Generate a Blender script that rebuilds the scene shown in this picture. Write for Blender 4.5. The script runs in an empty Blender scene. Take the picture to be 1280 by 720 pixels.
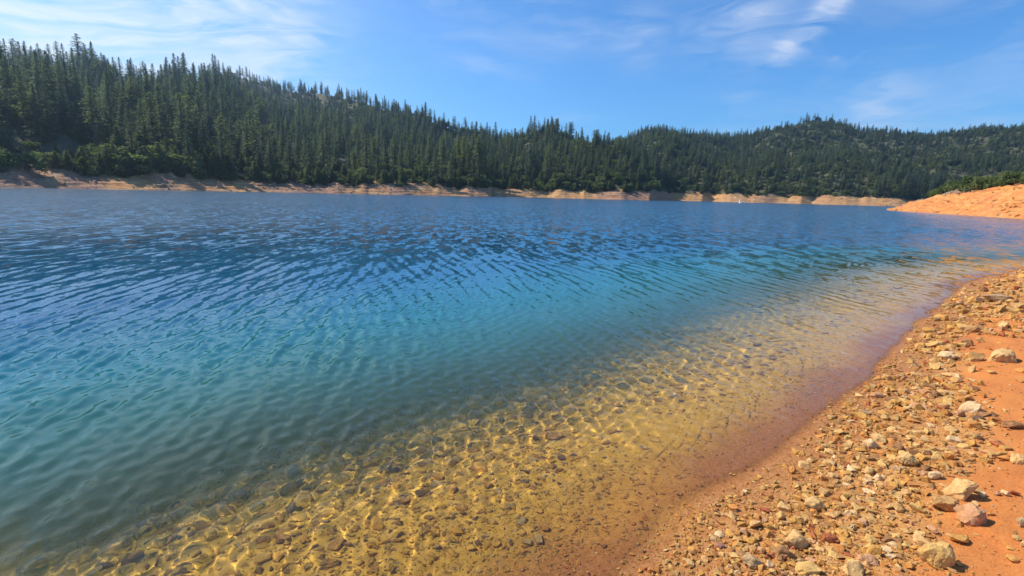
import bpy, bmesh, math, time
import numpy as np
from mathutils import Vector, Matrix

T0 = time.time()
SC = bpy.context.scene
COL = SC.collection
rad = math.radians

# ------------------------------------------------------------------ camera
F = 620.0                                   # focal length in pixels of a 1280 wide frame
EYE = 1.70
PITCH, ROLL = rad(10.7), rad(1.48)
_f = np.array([0, math.cos(PITCH), -math.sin(PITCH)])
_r0 = np.array([1.0, 0, 0])
_u0 = np.array([0, math.sin(PITCH), math.cos(PITCH)])
CR = math.cos(ROLL) * _r0 + math.sin(ROLL) * _u0
CU = -math.sin(ROLL) * _r0 + math.cos(ROLL) * _u0
cd = bpy.data.cameras.new('camera')
cam = bpy.data.objects.new('camera', cd)
COL.objects.link(cam)
SC.camera = cam
cd.sensor_width = 36.0
cd.lens = 36.0 * F / 1280.0
cd.clip_start, cd.clip_end = 0.05, 20000.0
cam.matrix_world = Matrix(((CR[0], CU[0], -_f[0], 0), (CR[1], CU[1], -_f[1], 0),
                           (CR[2], CU[2], -_f[2], EYE), (0, 0, 0, 1)))

# ------------------------------------------------------------------ sun, sky, exposure
SUN_AZ, SUN_EL = rad(-70), rad(47)
SUN_DIR = np.array([math.sin(SUN_AZ) * math.cos(SUN_EL), math.cos(SUN_AZ) * math.cos(SUN_EL), math.sin(SUN_EL)])
sl = bpy.data.lights.new('sun', 'SUN')
sl.energy, sl.angle, sl.color = 5.0, rad(0.5), (1.0, 0.91, 0.78)
so = bpy.data.objects.new('sun', sl)
COL.objects.link(so)
so.rotation_euler = Vector(SUN_DIR).to_track_quat('Z', 'Y').to_euler()
so.location = (-200, 60, 300)
sl.cycles.is_caustics_light = True          # the wavelets focus the sunlight on the lake bed

world = bpy.data.worlds.new('World')
SC.world = world
world.use_nodes = True
SC.view_settings.view_transform = 'Standard'
SC.view_settings.look = 'None'
SC.view_settings.exposure = 0.32
SC.view_settings.gamma = 1.0
SC.cycles.use_denoising = True
SC.cycles.max_bounces = 8
SC.cycles.diffuse_bounces = 3
SC.cycles.transparent_max_bounces = 12
SC.cycles.volume_bounces = 0
SC.cycles.sample_clamp_indirect = 6.0


class NT:
    """small helper to wire shader nodes"""
    def __init__(s, tree):
        s.t = tree

    def n(s, kind, props=None, **ins):
        nd = s.t.nodes.new(kind)
        for k, v in (props or {}).items():
            setattr(nd, k, v)
        for k, v in ins.items():
            key = int(k[1:]) if k[0] == '_' and k[1:].isdigit() else k.replace('_', ' ')
            s.set(nd, key, v)
        return nd

    def set(s, nd, key, v):
        sock = nd.inputs[key]
        if isinstance(v, bpy.types.NodeSocket):
            s.t.links.new(v, sock)
        elif isinstance(v, bpy.types.Node):
            s.t.links.new(v.outputs[0], sock)
        else:
            if sock.type == 'RGBA' and len(v) == 3:
                v = (*v, 1.0)
            sock.default_value = v

    def m(s, op, a, b=0.5, c=None, clamp=False):
        nd = s.n('ShaderNodeMath', {'operation': op, 'use_clamp': clamp}, _0=a, _1=b)
        if c is not None:
            s.set(nd, 2, c)
        return nd.outputs[0]

    def vm(s, op, a, b=(0, 0, 0)):
        return s.n('ShaderNodeVectorMath', {'operation': op}, _0=a, _1=b)

    def mix(s, fac, a, b, blend='MIX'):
        return s.n('ShaderNodeMixRGB', {'blend_type': blend}, _0=fac, _1=a, _2=b).outputs[0]

    def ramp(s, fac, stops):
        nd = s.n('ShaderNodeValToRGB', None, _0=fac)
        els = nd.color_ramp.elements
        while len(els) < len(stops):
            els.new(0.5)
        for e, (p, c) in zip(els, stops):
            e.position = p
            e.color = (*c, 1) if not isinstance(c, (int, float)) else (c, c, c, 1)
        return nd.outputs[0]

    def noise(s, vec, scale, detail=4.0, rough=0.55, dist=0.0, out=0):
        nd = s.n('ShaderNodeTexNoise', None, Vector=vec, Scale=scale, Detail=detail, Roughness=rough, Distortion=dist)
        return nd.outputs[out]


# --- the sky: physical sky with thin cirrus on a cloud plane far overhead
w = NT(world.node_tree)
bg = world.node_tree.nodes['Background']
sky = w.n('ShaderNodeTexSky', {'sky_type': 'NISHITA', 'sun_disc': False, 'sun_elevation': SUN_EL,
                               'sun_rotation': SUN_AZ, 'altitude': 400.0, 'air_density': 1.0,
                               'dust_density': 0.35, 'ozone_density': 2.5})
tc = w.n('ShaderNodeTexCoord')
gen = tc.outputs['Generated']
sep = w.n('ShaderNodeSeparateXYZ', None, _0=gen)
zc = w.m('MAXIMUM', sep.outputs[2], 0.03)
plane = w.n('ShaderNodeCombineXYZ', None, _0=w.m('DIVIDE', sep.outputs[0], zc), _1=w.m('DIVIDE', sep.outputs[1], zc), _2=0.0).outputs[0]
def wisps(turn, seed):
    mp_ = w.n('ShaderNodeMapping', None, Vector=gen, Location=(seed, 0, seed * 2), Rotation=(0, rad(turn), 0), Scale=(2.2, 2.2, 8.5)).outputs[0]
    wp_ = w.noise(mp_, 1.3, 3, 0.5, 0.0, out=1)
    sc_ = w.n('ShaderNodeVectorMath', {'operation': 'SCALE'}, _0=wp_)
    sc_.inputs['Scale'].default_value = 1.1
    return w.noise(w.vm('ADD', mp_, sc_.outputs[0]).outputs[0], 1.9, 9, 0.60, 0.5)


streak = wisps(22, 0.0)
streak2 = wisps(-24, 3.7)
large = w.noise(plane, 0.42, 3, 0.5)


def blob(d, sharp):
    d = np.array(d) / np.linalg.norm(d)
    nrm = w.vm('NORMALIZE', gen).outputs[0]
    dot = w.n('ShaderNodeVectorMath', {'operation': 'DOT_PRODUCT'}, _0=nrm, _1=tuple(d)).outputs['Value']
    return w.m('POWER', w.m('MAXIMUM', dot, 0.0), sharp)


def pray(px, py):
    return (px - 640) / F * CR + (360 - py) / F * CU + _f


cover = w.m('MULTIPLY', w.ramp(large, [(0.50, 0.0), (0.72, 0.35)]), 1.0)
cov2 = w.m('MULTIPLY', cover, 0.6)
for (px, py, sh, amp) in [(130, 10, 60, 0.75), (240, 55, 110, 0.75), (330, 85, 200, 0.85), (30, 50, 60, 0.6), (620, -40, 120, 0.35), (-200, 60, 14, 0.6), (800, 50, 900, 0.4)]:
    cover = w.m('ADD', cover, w.m('MULTIPLY', blob(pray(px, py), sh), amp))
for (px, py, sh, amp) in [(900, 22, 400, 0.45), (950, 40, 900, 0.4), (1048, -4, 5000, 0.7), (1036, 12, 6000, 0.8), (1022, 28, 6000, 0.8), (1006, 44, 6000, 0.8), (985, 54, 6000, 0.6), (975, 78, 6000, 0.5), (1050, 62, 3000, 0.4), (925, 142, 2500, 0.55), (1095, 140, 900, 0.6), (1500, 0, 20, 0.4)]:
    cov2 = w.m('ADD', cov2, w.m('MULTIPLY', blob(pray(px, py), sh), amp))
cl = w.m('MULTIPLY', w.ramp(streak, [(0.42, 0.0), (0.72, 1.0)]), w.m('MINIMUM', cover, 1.0))
cl2 = w.m('MULTIPLY', w.ramp(streak2, [(0.42, 0.0), (0.75, 1.0)]), w.m('MINIMUM', cov2, 1.0))
cl = w.m('MAXIMUM', cl, cl2)
veil = w.m('MULTIPLY', blob(pray(60, -40), 9.0), 0.16)
cl = w.m('MINIMUM', w.m('ADD', w.m('MULTIPLY', cl, 0.95), veil), 0.9)
skyc = w.mix(1.0, sky.outputs[0], (0.50, 0.96, 1.36), 'MULTIPLY')
skyc = w.mix(cl, skyc, (7.2, 7.6, 8.2))
w.set(bg, 'Color', skyc)
bg.inputs['Strength'].default_value = 0.105

# ------------------------------------------------------------------ helpers
rng = np.random.default_rng(7)


def ground_hit(px, py, z=0.0):
    d = pray(px, py)
    t = (z - EYE) / d[2]
    return np.array([d[0] * t, d[1] * t]), t


def project(p):
    v = np.asarray(p, float) - np.array([0, 0, EYE])
    dz = v @ _f
    return 640 + F * (v @ CR) / dz, 360 - F * (v @ CU) / dz, dz


def hash2(ix, iy, seed):
    h = (ix.astype(np.int64) * 374761393 + iy.astype(np.int64) * 668265263 + seed * 974711) & 0x7fffffff
    h = ((h ^ (h >> 13)) * 1274126177) & 0x7fffffff
    return ((h ^ (h >> 16)) & 0xffff) / 65535.0


def vnoise(x, y, seed=0):
    x = np.asarray(x, float); y = np.asarray(y, float)
    ix, iy = np.floor(x), np.floor(y)
    fx, fy = x - ix, y - iy
    fx = fx * fx * (3 - 2 * fx); fy = fy * fy * (3 - 2 * fy)
    a, b = hash2(ix, iy, seed), hash2(ix + 1, iy, seed)
    c, d = hash2(ix, iy + 1, seed), hash2(ix + 1, iy + 1, seed)
    return (a * (1 - fx) + b * fx) * (1 - fy) + (c * (1 - fx) + d * fx) * fy * 1.0 - 0.5


def fbm(x, y, seed=0, octv=4, gain=0.5):
    s, a = 0.0, 1.0
    for k in range(octv):
        s = s + a * vnoise(x * 2 ** k + 17.3 * k, y * 2 ** k - 9.1 * k, seed + k)
        a *= gain
    return s


def smooth(a, b, x):
    t = np.clip((x - a) / (b - a), 0, 1)
    return t * t * (3 - 2 * t)


def mesh_np(name, v, f, mat=None, sm=True, attrs=None, mats=None, mat_idx=None):
    v = np.ascontiguousarray(v, np.float32); f = np.ascontiguousarray(f, np.int32)
    me = bpy.data.meshes.new(name)
    k = f.shape[1]
    me.vertices.add(len(v)); me.vertices.foreach_set('co', v.ravel())
    me.loops.add(f.size); me.loops.foreach_set('vertex_index', f.ravel())
    me.polygons.add(len(f)); me.polygons.foreach_set('loop_start', np.arange(0, f.size, k, dtype=np.int32))
    me.polygons.foreach_set('use_smooth', np.full(len(f), sm))
    for m in ([mat] if mat is not None else (mats or [])):
        me.materials.append(m)
    if mat_idx is not None:
        me.polygons.foreach_set('material_index', np.asarray(mat_idx, np.int32))
    for an, (at, data) in (attrs or {}).items():
        a = me.attributes.new(an, at, 'POINT')
        a.data.foreach_set('value' if at == 'FLOAT' else ('color' if at == 'FLOAT_COLOR' else 'vector'), np.ascontiguousarray(data, np.float32).ravel())
    me.update(calc_edges=True)
    return me


def obj(name, me, parent=None, label=None, cat=None, group=None, kind=None, loc=None):
    o = bpy.data.objects.new(name, me)
    COL.objects.link(o)
    if parent is not None:
        o.parent = parent
    for k, val in (('label', label), ('category', cat), ('group', group), ('kind', kind)):
        if val:
            o[k] = val
    if loc is not None:
        o.location = loc
    return o


def gridfaces(nr, nc):
    i = np.arange(nr * nc).reshape(nr, nc)
    return np.stack([i[:-1, :-1], i[:-1, 1:], i[1:, 1:], i[1:, :-1]], -1).reshape(-1, 4)


def mat(name):
    m = bpy.data.materials.new(name)
    m.use_nodes = True
    t = NT(m.node_tree)
    return m, t, m.node_tree.nodes['Principled BSDF']


# ------------------------------------------------------------------ materials
# beach and lake bed soil
M_soil, t, b = mat('beach_soil')
pos = t.n('ShaderNodeNewGeometry').outputs['Position']
grav = t.n('ShaderNodeAttribute', {'attribute_name': 'gravel'}).outputs['Fac']
wet = t.n('ShaderNodeAttribute', {'attribute_name': 'wet'}).outputs['Fac']
clay = t.ramp(t.noise(pos, 2.2, 6, 0.6), [(0.3, (0.50, 0.145, 0.026)), (0.7, (0.62, 0.215, 0.040))])
clay = t.mix(t.ramp(t.noise(pos, 70, 3, 0.6), [(0.45, 0.0), (0.72, 0.55)]), clay, (0.66, 0.30, 0.085))
sand = t.ramp(t.noise(pos, 90, 4, 0.65), [(0.28, (0.32, 0.120, 0.024)), (0.5, (0.57, 0.240, 0.036)), (0.72, (0.69, 0.40, 0.10))])
vor = t.n('ShaderNodeTexVoronoi', None, Vector=pos, Scale=75.0)
sand = t.mix(0.55, sand, t.mix(1.0, t.ramp(vor.outputs['Color'], [(0.0, (0.30, 0.12, 0.04)), (0.5, (0.47, 0.22, 0.07)), (1.0, (0.66, 0.42, 0.2))]), (1, 1, 1), 'MULTIPLY'))
soil = t.mix(grav, clay, sand)
silt = t.ramp(t.noise(pos, 14, 5, 0.6), [(0.3, (0.58, 0.32, 0.042)), (0.7, (0.84, 0.51, 0.085))])
bed = t.n('ShaderNodeAttribute', {'attribute_name': 'bed'}).outputs['Fac']
soil = t.mix(bed, soil, silt)
soil = t.mix(wet, soil, t.mix(1.0, soil, (0.78, 0.66, 0.56), 'MULTIPLY'))
t.set(b, 'Base Color', soil)
t.set(b, 'Roughness', t.m('SUBTRACT', 0.95, t.m('MULTIPLY', wet, 0.42)))
bmp = t.n('ShaderNodeBump', None, Strength=0.8, Distance=0.007, Height=t.m('ADD', t.noise(pos, 90, 5, 0.75), t.m('MULTIPLY', t.noise(pos, 300, 3, 0.7), 0.4)))
t.set(b, 'Normal', bmp.outputs[0])

# stones: every stone has a colour of its own (attribute "tint" for the scattered ones)


def stone_mat(name, use_attr, color=None, sub=False):
    m, t, b = mat(name)
    tc = t.n('ShaderNodeTexCoord').outputs['Object']
    if use_attr:
        base = t.n('ShaderNodeAttribute', {'attribute_name': 'tint'}).outputs['Color']
        tc = t.n('ShaderNodeNewGeometry').outputs['Position']
        sc_ = 60.0
    else:
        base = t.n('ShaderNodeRGB'); base.outputs[0].default_value = (*color, 1); base = base.outputs[0]
        sc_ = 22.0
    n1 = t.noise(tc, sc_, 6, 0.65, 0.4)
    c = t.mix(t.ramp(n1, [(0.32, 0.75), (0.6, 0.0)]), base, t.mix(1.0, base, (0.60, 0.46, 0.34), 'MULTIPLY'))
    n2 = t.noise(tc, sc_ * 0.55, 4, 0.6, 1.2)
    c = t.mix(t.ramp(n2, [(0.50, 0.0), (0.66, 0.75)]), c, (0.50, 0.205, 0.05) if not sub else (0.2, 0.13, 0.04))
    n3 = t.noise(tc, sc_ * 4, 3, 0.7)
    c = t.mix(t.ramp(n3, [(0.5, 0.0), (0.75, 0.4)]), c, t.mix(1.0, c, (1.35, 1.3, 1.2), 'MULTIPLY'))
    t.set(b, 'Base Color', c)
    b.inputs['Roughness'].default_value = 0.88
    t.set(b, 'Normal', t.n('ShaderNodeBump', None, Strength=0.75, Distance=0.010, Height=t.m('ADD', n1, t.m('MULTIPLY', n3, 0.5))).outputs[0])
    return m


M_gravel = stone_mat('gravel_stone', True)
M_bedgravel = stone_mat('lake_bed_stone', True, sub=True)
PAL = {'cream': (0.68, 0.43, 0.165), 'white': (0.73, 0.52, 0.27), 'tan': (0.56, 0.33, 0.115), 'ochre': (0.60, 0.32, 0.07),
       'yellowish': (0.64, 0.41, 0.13), 'pinkish': (0.58, 0.31, 0.15), 'brown': (0.33, 0.17, 0.065), 'grey': (0.45, 0.31, 0.16),
       'red': (0.44, 0.125, 0.045), 'purple': (0.33, 0.16, 0.12), 'dark': (0.15, 0.09, 0.05), 'orange': (0.58, 0.25, 0.055)}
M_stone = {k: stone_mat(k + '_stone', False, c) for k, c in PAL.items()}
SUBPAL = {'ochre': (0.72, 0.40, 0.060), 'golden': (0.84, 0.52, 0.095), 'brown': (0.50, 0.27, 0.055), 'dark': (0.22, 0.12, 0.045), 'grey': (0.44, 0.32, 0.14), 'pale': (0.70, 0.52, 0.22)}
M_sub = {k: stone_mat('submerged_' + k, False, c, True) for k, c in SUBPAL.items()}

# water: clear in the shallows, more and more of its own blue-green with the depth under it
M_water = bpy.data.materials.new('lake_water')
M_water.use_nodes = True
t = NT(M_water.node_tree)
M_water.node_tree.nodes.clear()
out = t.n('ShaderNodeOutputMaterial')
geo = t.n('ShaderNodeNewGeometry')
pos = geo.outputs['Position']
turb = t.n('ShaderNodeAttribute', {'attribute_name': 'turbid'}).outputs['Fac']
deep = t.n('ShaderNodeAttribute', {'attribute_name': 'deep'}).outputs['Fac']
far = t.n('ShaderNodeAttribute', {'attribute_name': 'rangefar'}).outputs['Fac']
# wavelets finer than the mesh carries: slopes taken straight from noise, longer along the crests
def slopes(rot, scx, scy, det, amp_across, amp_along):
    mp_ = t.n('ShaderNodeMapping', None, Vector=pos, Rotation=(0, 0, rad(rot)), Scale=(scx, scy, 1)).outputs[0]
    nd = t.n('ShaderNodeTexNoise', None, Vector=mp_, Scale=1.0, Detail=det, Roughness=0.6, Distortion=0.3)
    sp_ = t.n('ShaderNodeSeparateColor', None, _0=nd.outputs['Color'])
    ca, sa = math.cos(rad(-rot)), math.sin(rad(-rot))
    u_ = t.m('MULTIPLY', t.m('SUBTRACT', sp_.outputs[0], 0.5), amp_across)
    v_ = t.m('MULTIPLY', t.m('SUBTRACT', sp_.outputs[1], 0.5), amp_along)
    x_ = t.m('SUBTRACT', t.m('MULTIPLY', u_, ca), t.m('MULTIPLY', v_, sa))
    y_ = t.m('ADD', t.m('MULTIPLY', u_, sa), t.m('MULTIPLY', v_, ca))
    return t.n('ShaderNodeCombineXYZ', None, _0=x_, _1=y_, _2=0.0).outputs[0]


def vscale(v_, f_):
    nd = t.n('ShaderNodeVectorMath', {'operation': 'SCALE'}, _0=v_)
    t.set(nd, 'Scale', f_)
    return nd.outputs[0]


gust = t.ramp(t.noise(t.n('ShaderNodeMapping', None, Vector=pos, Scale=(0.35, 1, 1)).outputs[0], 0.045, 3, 0.6), [(0.35, 0.55), (0.65, 1.0)])
s_far = t.vm('ADD', slopes(-12, 3.2, 1.1, 4, 1.7, 1.2), slopes(30, 5.0, 2.2, 3, 0.9, 0.7)).outputs[0]
s_near = t.vm('ADD', slopes(-12, 16, 4, 4, 0.28, 0.14), slopes(35, 38, 16, 2, 0.12, 0.09)).outputs[0]
per = t.vm('ADD', vscale(s_far, t.m('MULTIPLY', far, gust)), s_near).outputs[0]
nrm = t.vm('NORMALIZE', t.vm('ADD', geo.outputs['Normal'], per).outputs[0]).outputs[0]
tint = t.mix(deep, (1.0, 0.98, 0.93), (0.55, 0.80, 0.66))
clear = t.n('ShaderNodeBsdfGlass', None, Color=tint, Roughness=0.0, IOR=1.33, Normal=nrm)
body_c = t.ramp(deep, [(0.0, (0.16, 0.175, 0.07)), (0.26, (0.095, 0.175, 0.105)), (0.42, (0.045, 0.172, 0.152)), (0.62, (0.014, 0.145, 0.175)), (1.0, (0.002, 0.085, 0.180))])
dif = t.n('ShaderNodeBsdfDiffuse', None, Color=body_c)
glo = t.n('ShaderNodeBsdfGlossy', None, Color=(1, 1, 1), Roughness=t.m('ADD', 0.03, t.m('MULTIPLY', far, 0.12)), Normal=nrm)
fr = t.n('ShaderNodeFresnel', None, IOR=1.33, Normal=nrm)
body = t.n('ShaderNodeMixShader', None, _0=fr.outputs[0], _1=dif.outputs[0], _2=glo.outputs[0])
# each speck of water is either clear or clouded, in the proportion of its depth
wn = t.n('ShaderNodeTexWhiteNoise', {'noise_dimensions': '3D'}, Vector=vscale(pos, 977.0)).outputs['Value']
fin = t.n('ShaderNodeMixShader', None, _0=t.m('LESS_THAN', wn, turb), _1=clear.outputs[0], _2=body.outputs[0])
film = t.n('ShaderNodeAttribute', {'attribute_name': 'film'}).outputs['Fac']
wn2 = t.n('ShaderNodeTexWhiteNoise', {'noise_dimensions': '3D'}, Vector=vscale(pos, 613.0)).outputs['Value']
thin = t.n('ShaderNodeBsdfTransparent', None, Color=(0.96, 0.94, 0.92))
fin = t.n('ShaderNodeMixShader', None, _0=t.m('LESS_THAN', wn2, film), _1=fin.outputs[0], _2=thin.outputs[0])
t.set(out, 'Surface', fin.outputs[0])

# hillsides: bare drawdown bank below, brush and duff above
M_hill, t, b = mat('hillside_soil')
pos = t.n('ShaderNodeNewGeometry').outputs['Position']
z = t.n('ShaderNodeSeparateXYZ', None, _0=pos).outputs[2]
bankx = t.n('ShaderNodeAttribute', {'attribute_name': 'warm'}).outputs['Fac']
grass = t.n('ShaderNodeAttribute', {'attribute_name': 'brush'}).outputs['Fac']
nz = t.noise(pos, 0.09, 6, 0.65)
cool_shaded = t.ramp(t.noise(pos, 0.25, 6, 0.65), [(0.3, (0.18, 0.10, 0.070)), (0.5, (0.30, 0.180, 0.125)), (0.68, (0.46, 0.19, 0.085))])
warm = t.ramp(t.noise(pos, 0.2, 6, 0.65), [(0.3, (0.46, 0.19, 0.055)), (0.55, (0.57, 0.32, 0.115)), (0.75, (0.63, 0.43, 0.19))])
bank = t.mix(bankx, cool_shaded, warm)  # greyer against tanner soil; the cool tone also paints in shaded bank stretches
zz = t.n('ShaderNodeCombineXYZ', None, _0=t.m('MULTIPLY', t.n('ShaderNodeSeparateXYZ', None, _0=pos).outputs[0], 0.03), _1=0.0, _2=t.m('ADD', z, t.m('MULTIPLY', nz, 1.6))).outputs[0]
bands = t.noise(zz, 1.9, 3, 0.7)
bank = t.mix(t.ramp(bands, [(0.42, 0.65), (0.56, 0.0)]), bank, t.mix(1.0, bank, (0.50, 0.42, 0.42), 'MULTIPLY'))
rk = t.n('ShaderNodeTexVoronoi', None, Vector=pos, Scale=0.55)
bank = t.mix(t.ramp(t.noise(pos, 0.6, 5, 0.7), [(0.55, 0.0), (0.7, 0.7)]), bank, (0.36, 0.31, 0.26))
duff = t.ramp(t.noise(pos, 0.12, 6, 0.7), [(0.3, (0.040, 0.045, 0.018)), (0.55, (0.085, 0.078, 0.036)), (0.75, (0.20, 0.125, 0.070))])
green = t.ramp(t.noise(pos, 0.3, 6, 0.7), [(0.3, (0.050, 0.060, 0.022)), (0.7, (0.105, 0.100, 0.042))])
duff = t.mix(grass, duff, green)
fz = t.ramp(t.m('ADD', z, t.m('MULTIPLY', t.m('SUBTRACT', nz, 0.5), 7.0)), [(0.0, 0.0), (1.0, 1.0)])
edge = t.m('SMOOTH_MIN', 1.0, t.m('MAXIMUM', 0.0, t.m('MULTIPLY', t.m('SUBTRACT', t.m('ADD', z, t.m('MULTIPLY', t.m('SUBTRACT', nz, 0.5), 6.0)), 6.6), 0.8)))
edge.node.inputs[2].default_value = 0.05
t.set(b, 'Base Color', t.mix(edge, bank, duff))
b.inputs['Roughness'].default_value = 0.95
t.set(b, 'Normal', t.n('ShaderNodeBump', None, Strength=0.8, Distance=0.6, Height=t.m('ADD', t.noise(pos, 0.7, 6, 0.7), t.m('MULTIPLY', bands, 0.6))).outputs[0])


def leaf_mat(name, dark, light, shade=0.5):
    m, t, b = mat(name)
    oi = t.n('ShaderNodeObjectInfo')
    pos = t.n('ShaderNodeTexCoord').outputs['Object']
    c = t.ramp(t.m('ADD', t.m('MULTIPLY', oi.outputs['Random'], 0.55), t.m('MULTIPLY', t.noise(pos, 1.6, 4, 0.7), 0.45)), [(0.15, dark), (0.85, light)])
    c = t.mix(t.ramp(t.noise(t.n('ShaderNodeNewGeometry').outputs['Position'], 0.02, 3), [(0.4, 0.0), (0.65, 0.5)]), c, t.mix(1.0, c, (1.18, 1.12, 0.8), 'MULTIPLY'))
    t.set(b, 'Base Color', c)
    b.inputs['Roughness'].default_value = 0.7
    b.inputs['Specular IOR Level'].default_value = 0.25
    tr = t.n('ShaderNodeBsdfTranslucent', None, Color=t.mix(1.0, c, (1.05, 1.25, 0.75), 'MULTIPLY'))
    mx = t.n('ShaderNodeMixShader', None, _0=0.45, _1=b.outputs[0], _2=tr.outputs[0])
    t.set(m.node_tree.nodes['Material Output'], 'Surface', mx.outputs[0])
    return m


M_fir = leaf_mat('fir_needles', (0.075, 0.112, 0.080), (0.165, 0.190, 0.115))
M_pine = leaf_mat('pine_needles', (0.095, 0.125, 0.062), (0.195, 0.210, 0.100))
M_oak = leaf_mat('oak_leaves', (0.085, 0.122, 0.045), (0.175, 0.195, 0.075))
M_bright = leaf_mat('bright_leaves', (0.13, 0.17, 0.02), (0.19, 0.22, 0.03))
M_bark, t, b = mat('bark')
pos = t.n('ShaderNodeTexCoord').outputs['Object']
t.set(b, 'Base Color', t.ramp(t.noise(pos, 3.0, 5, 0.7), [(0.3, (0.07, 0.045, 0.03)), (0.7, (0.19, 0.12, 0.08))]))
b.inputs['Roughness'].default_value = 0.95

# ------------------------------------------------------------------ near shore: shape of beach and bed
shore_px = [(800, 722), (826, 692), (865, 640), (930, 603), (990, 562), (1050, 508), (1110, 455), (1150, 408), (1190, 372), (1213, 352), (1282, 337)]
SH = np.array([ground_hit(*p)[0] for p in shore_px])
first = SH[0] - (SH[1] - SH[0]) / np.linalg.norm(SH[1] - SH[0]) * np.array([1.0, 1.0])
pre = [SH[0] + np.array([-9.0, -12.0]), SH[0] + np.array([-1.2, -1.7])]
post = [SH[-1] + np.array([6.0, 1.5]), SH[-1] + np.array([16.0, 6.0]), SH[-1] + np.array([40, 24])]
SHORE = np.vstack([pre, SH, post])


def shore_dist(x, y):
    """signed distance to the waterline, positive on the land side"""
    p = np.stack([np.ravel(x), np.ravel(y)], -1)
    best = np.full(len(p), 1e9); sgn = np.ones(len(p))
    for a, c in zip(SHORE[:-1], SHORE[1:]):
        e = c - a
        tt = np.clip(((p - a) @ e) / (e @ e), 0, 1)
        q = p - (a + tt[:, None] * e)
        d = np.hypot(q[:, 0], q[:, 1])
        s = np.sign(e[1] * q[:, 0] - e[0] * q[:, 1])
        upd = d < best
        best = np.where(upd, d, best); sgn = np.where(upd, s, sgn)
    return (best * sgn).reshape(np.shape(x))


def clay_dist(x, y):
    """how far (m) a point lies on the smooth clay behind the gravel strip; negative on the gravel"""
    d = shore_dist(x, y)
    r = np.hypot(x, y)
    wdt = np.interp(r, [0, 2.4, 2.8, 3.6, 5.0, 6.5, 8, 10, 14, 20], [0.9, 0.95, 0.92, 0.85, 0.80, 0.62, 0.40, 0.55, 2.5, 6.0])
    return d - wdt - 0.25 * fbm(x * 1.2, y * 1.2, 31, 3)


def near_z(x, y, fine=True):
    d = shore_dist(x, y)
    dd = d + 0.10 * fbm(x * 1.5, y * 1.5, 3, 3)
    w_ = np.maximum(-dd, 0)
    dep = np.where(w_ < 3.2, 0.13 * w_ + 0.068 * w_ ** 2, 1.1123 + 0.55 * (w_ - 3.2))
    dep = dep * (1 - 0.38 * smooth(4.2, 2.2, np.hypot(x, y)))
    dep = dep * (1 - 0.16 * smooth(0.0, -2.2, x) * smooth(5.4, 2.5, y))
    dep = np.minimum(dep, 5.0)
    l_ = np.maximum(dd, 0)
    land = 0.13 * l_ + 0.25 * (1 - np.exp(-l_ * 0.25)) * 0.3
    land = np.where(l_ > 6, 0.13 * 6 + 0.07 * (l_ - 6) + 0.06, land)
    zz = np.where(dd > 0, land, -dep)
    if fine:
        zz = zz + 0.018 * fbm(x * 5, y * 5, 11, 3) * smooth(0.0, 0.6, d) + 0.006 * fbm(x * 28, y * 28, 12, 2)
        zz = zz + 0.035 * fbm(x * 2.1, y * 2.1, 14, 3) * smooth(0.5, 1.5, -d)
    return zz


# polar sheet round the spot where one stands: fine close by
az_n = np.concatenate([np.linspace(-100, -54, 60, endpoint=False), np.linspace(-54, 54, 460), np.linspace(54.4, 110, 50)])
rr_n = np.concatenate([np.linspace(0.35, 1.2, 16, endpoint=False), 1.2 * np.exp(np.linspace(0, math.log(70 / 1.2), 430))])
A, R_ = np.meshgrid(np.radians(az_n), rr_n)
X, Y = R_ * np.sin(A), R_ * np.cos(A)
Z = near_z(X, Y)
D = shore_dist(X, Y)
cdist = clay_dist(X, Y)
g_at = 1 - smooth(-0.12, 0.15, cdist)
wet_at = 1 - smooth(0.01, 0.11, Z + 0.03 * fbm(X * 6, Y * 6, 21, 2))
wet_at = np.clip(wet_at, 0, 1) * smooth(-0.12, -0.0, Z)
bed_at = smooth(0.05, 0.60, -D + 0.5 * fbm(X * 1.3, Y * 1.3, 41, 3))
Z = Z - 4.0 * smooth(50, 68, R_)
me = mesh_np('shore_ground', np.stack([X, Y, Z], -1).reshape(-1, 3), gridfaces(*X.shape), M_soil, True,
             {'gravel': ('FLOAT', g_at), 'wet': ('FLOAT', wet_at), 'bed': ('FLOAT', bed_at)})
shore_ground = obj('beach', me, kind='structure')
shore_ground.cycles.is_caustics_receiver = True

# deep lake floor and the land beyond it, out to the horizon
n = 40
xs = np.linspace(-2400, 2400, n); ys = np.linspace(-600, 2400, n)
X, Y = np.meshgrid(xs, ys)
me = mesh_np('lake_floor', np.stack([X, Y, np.full_like(X, -7.0)], -1).reshape(-1, 3), gridfaces(n, n), M_hill, True,
             {'warm': ('FLOAT', np.zeros(n * n)), 'brush': ('FLOAT', np.ones(n * n))})
obj('lake_bed', me, kind='structure')

# ------------------------------------------------------------------ water surface with real wavelets
az_w = np.concatenate([np.linspace(-110, -50, 50, endpoint=False), np.linspace(-50, 50, 560), np.linspace(50.4, 100, 40)])
rr_w = 0.8 * np.exp(np.linspace(0, math.log(800 / 0.8), 800))
A, R_ = np.meshgrid(np.radians(az_w), rr_w)
X, Y = R_ * np.sin(A), R_ * np.cos(A)
da = np.gradient(np.radians(az_w))[None, :] * R_
dr = np.gradient(rr_w)[:, None] * np.ones_like(A)
spacing = np.maximum(da, dr * 0.45)
wr = np.random.default_rng(12)
Zw = np.zeros_like(X)
gustn = np.clip(0.75 + 1.5 * fbm(X * 0.10, Y * 0.05, 51, 3), 0.25, 1.5)
depth_here = -near_z(X, Y, fine=False)
shal = 0.10 + 0.55 * smooth(0.0, 0.10, depth_here) + 0.35 * smooth(0.1, 0.4, depth_here)
comps = []
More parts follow.
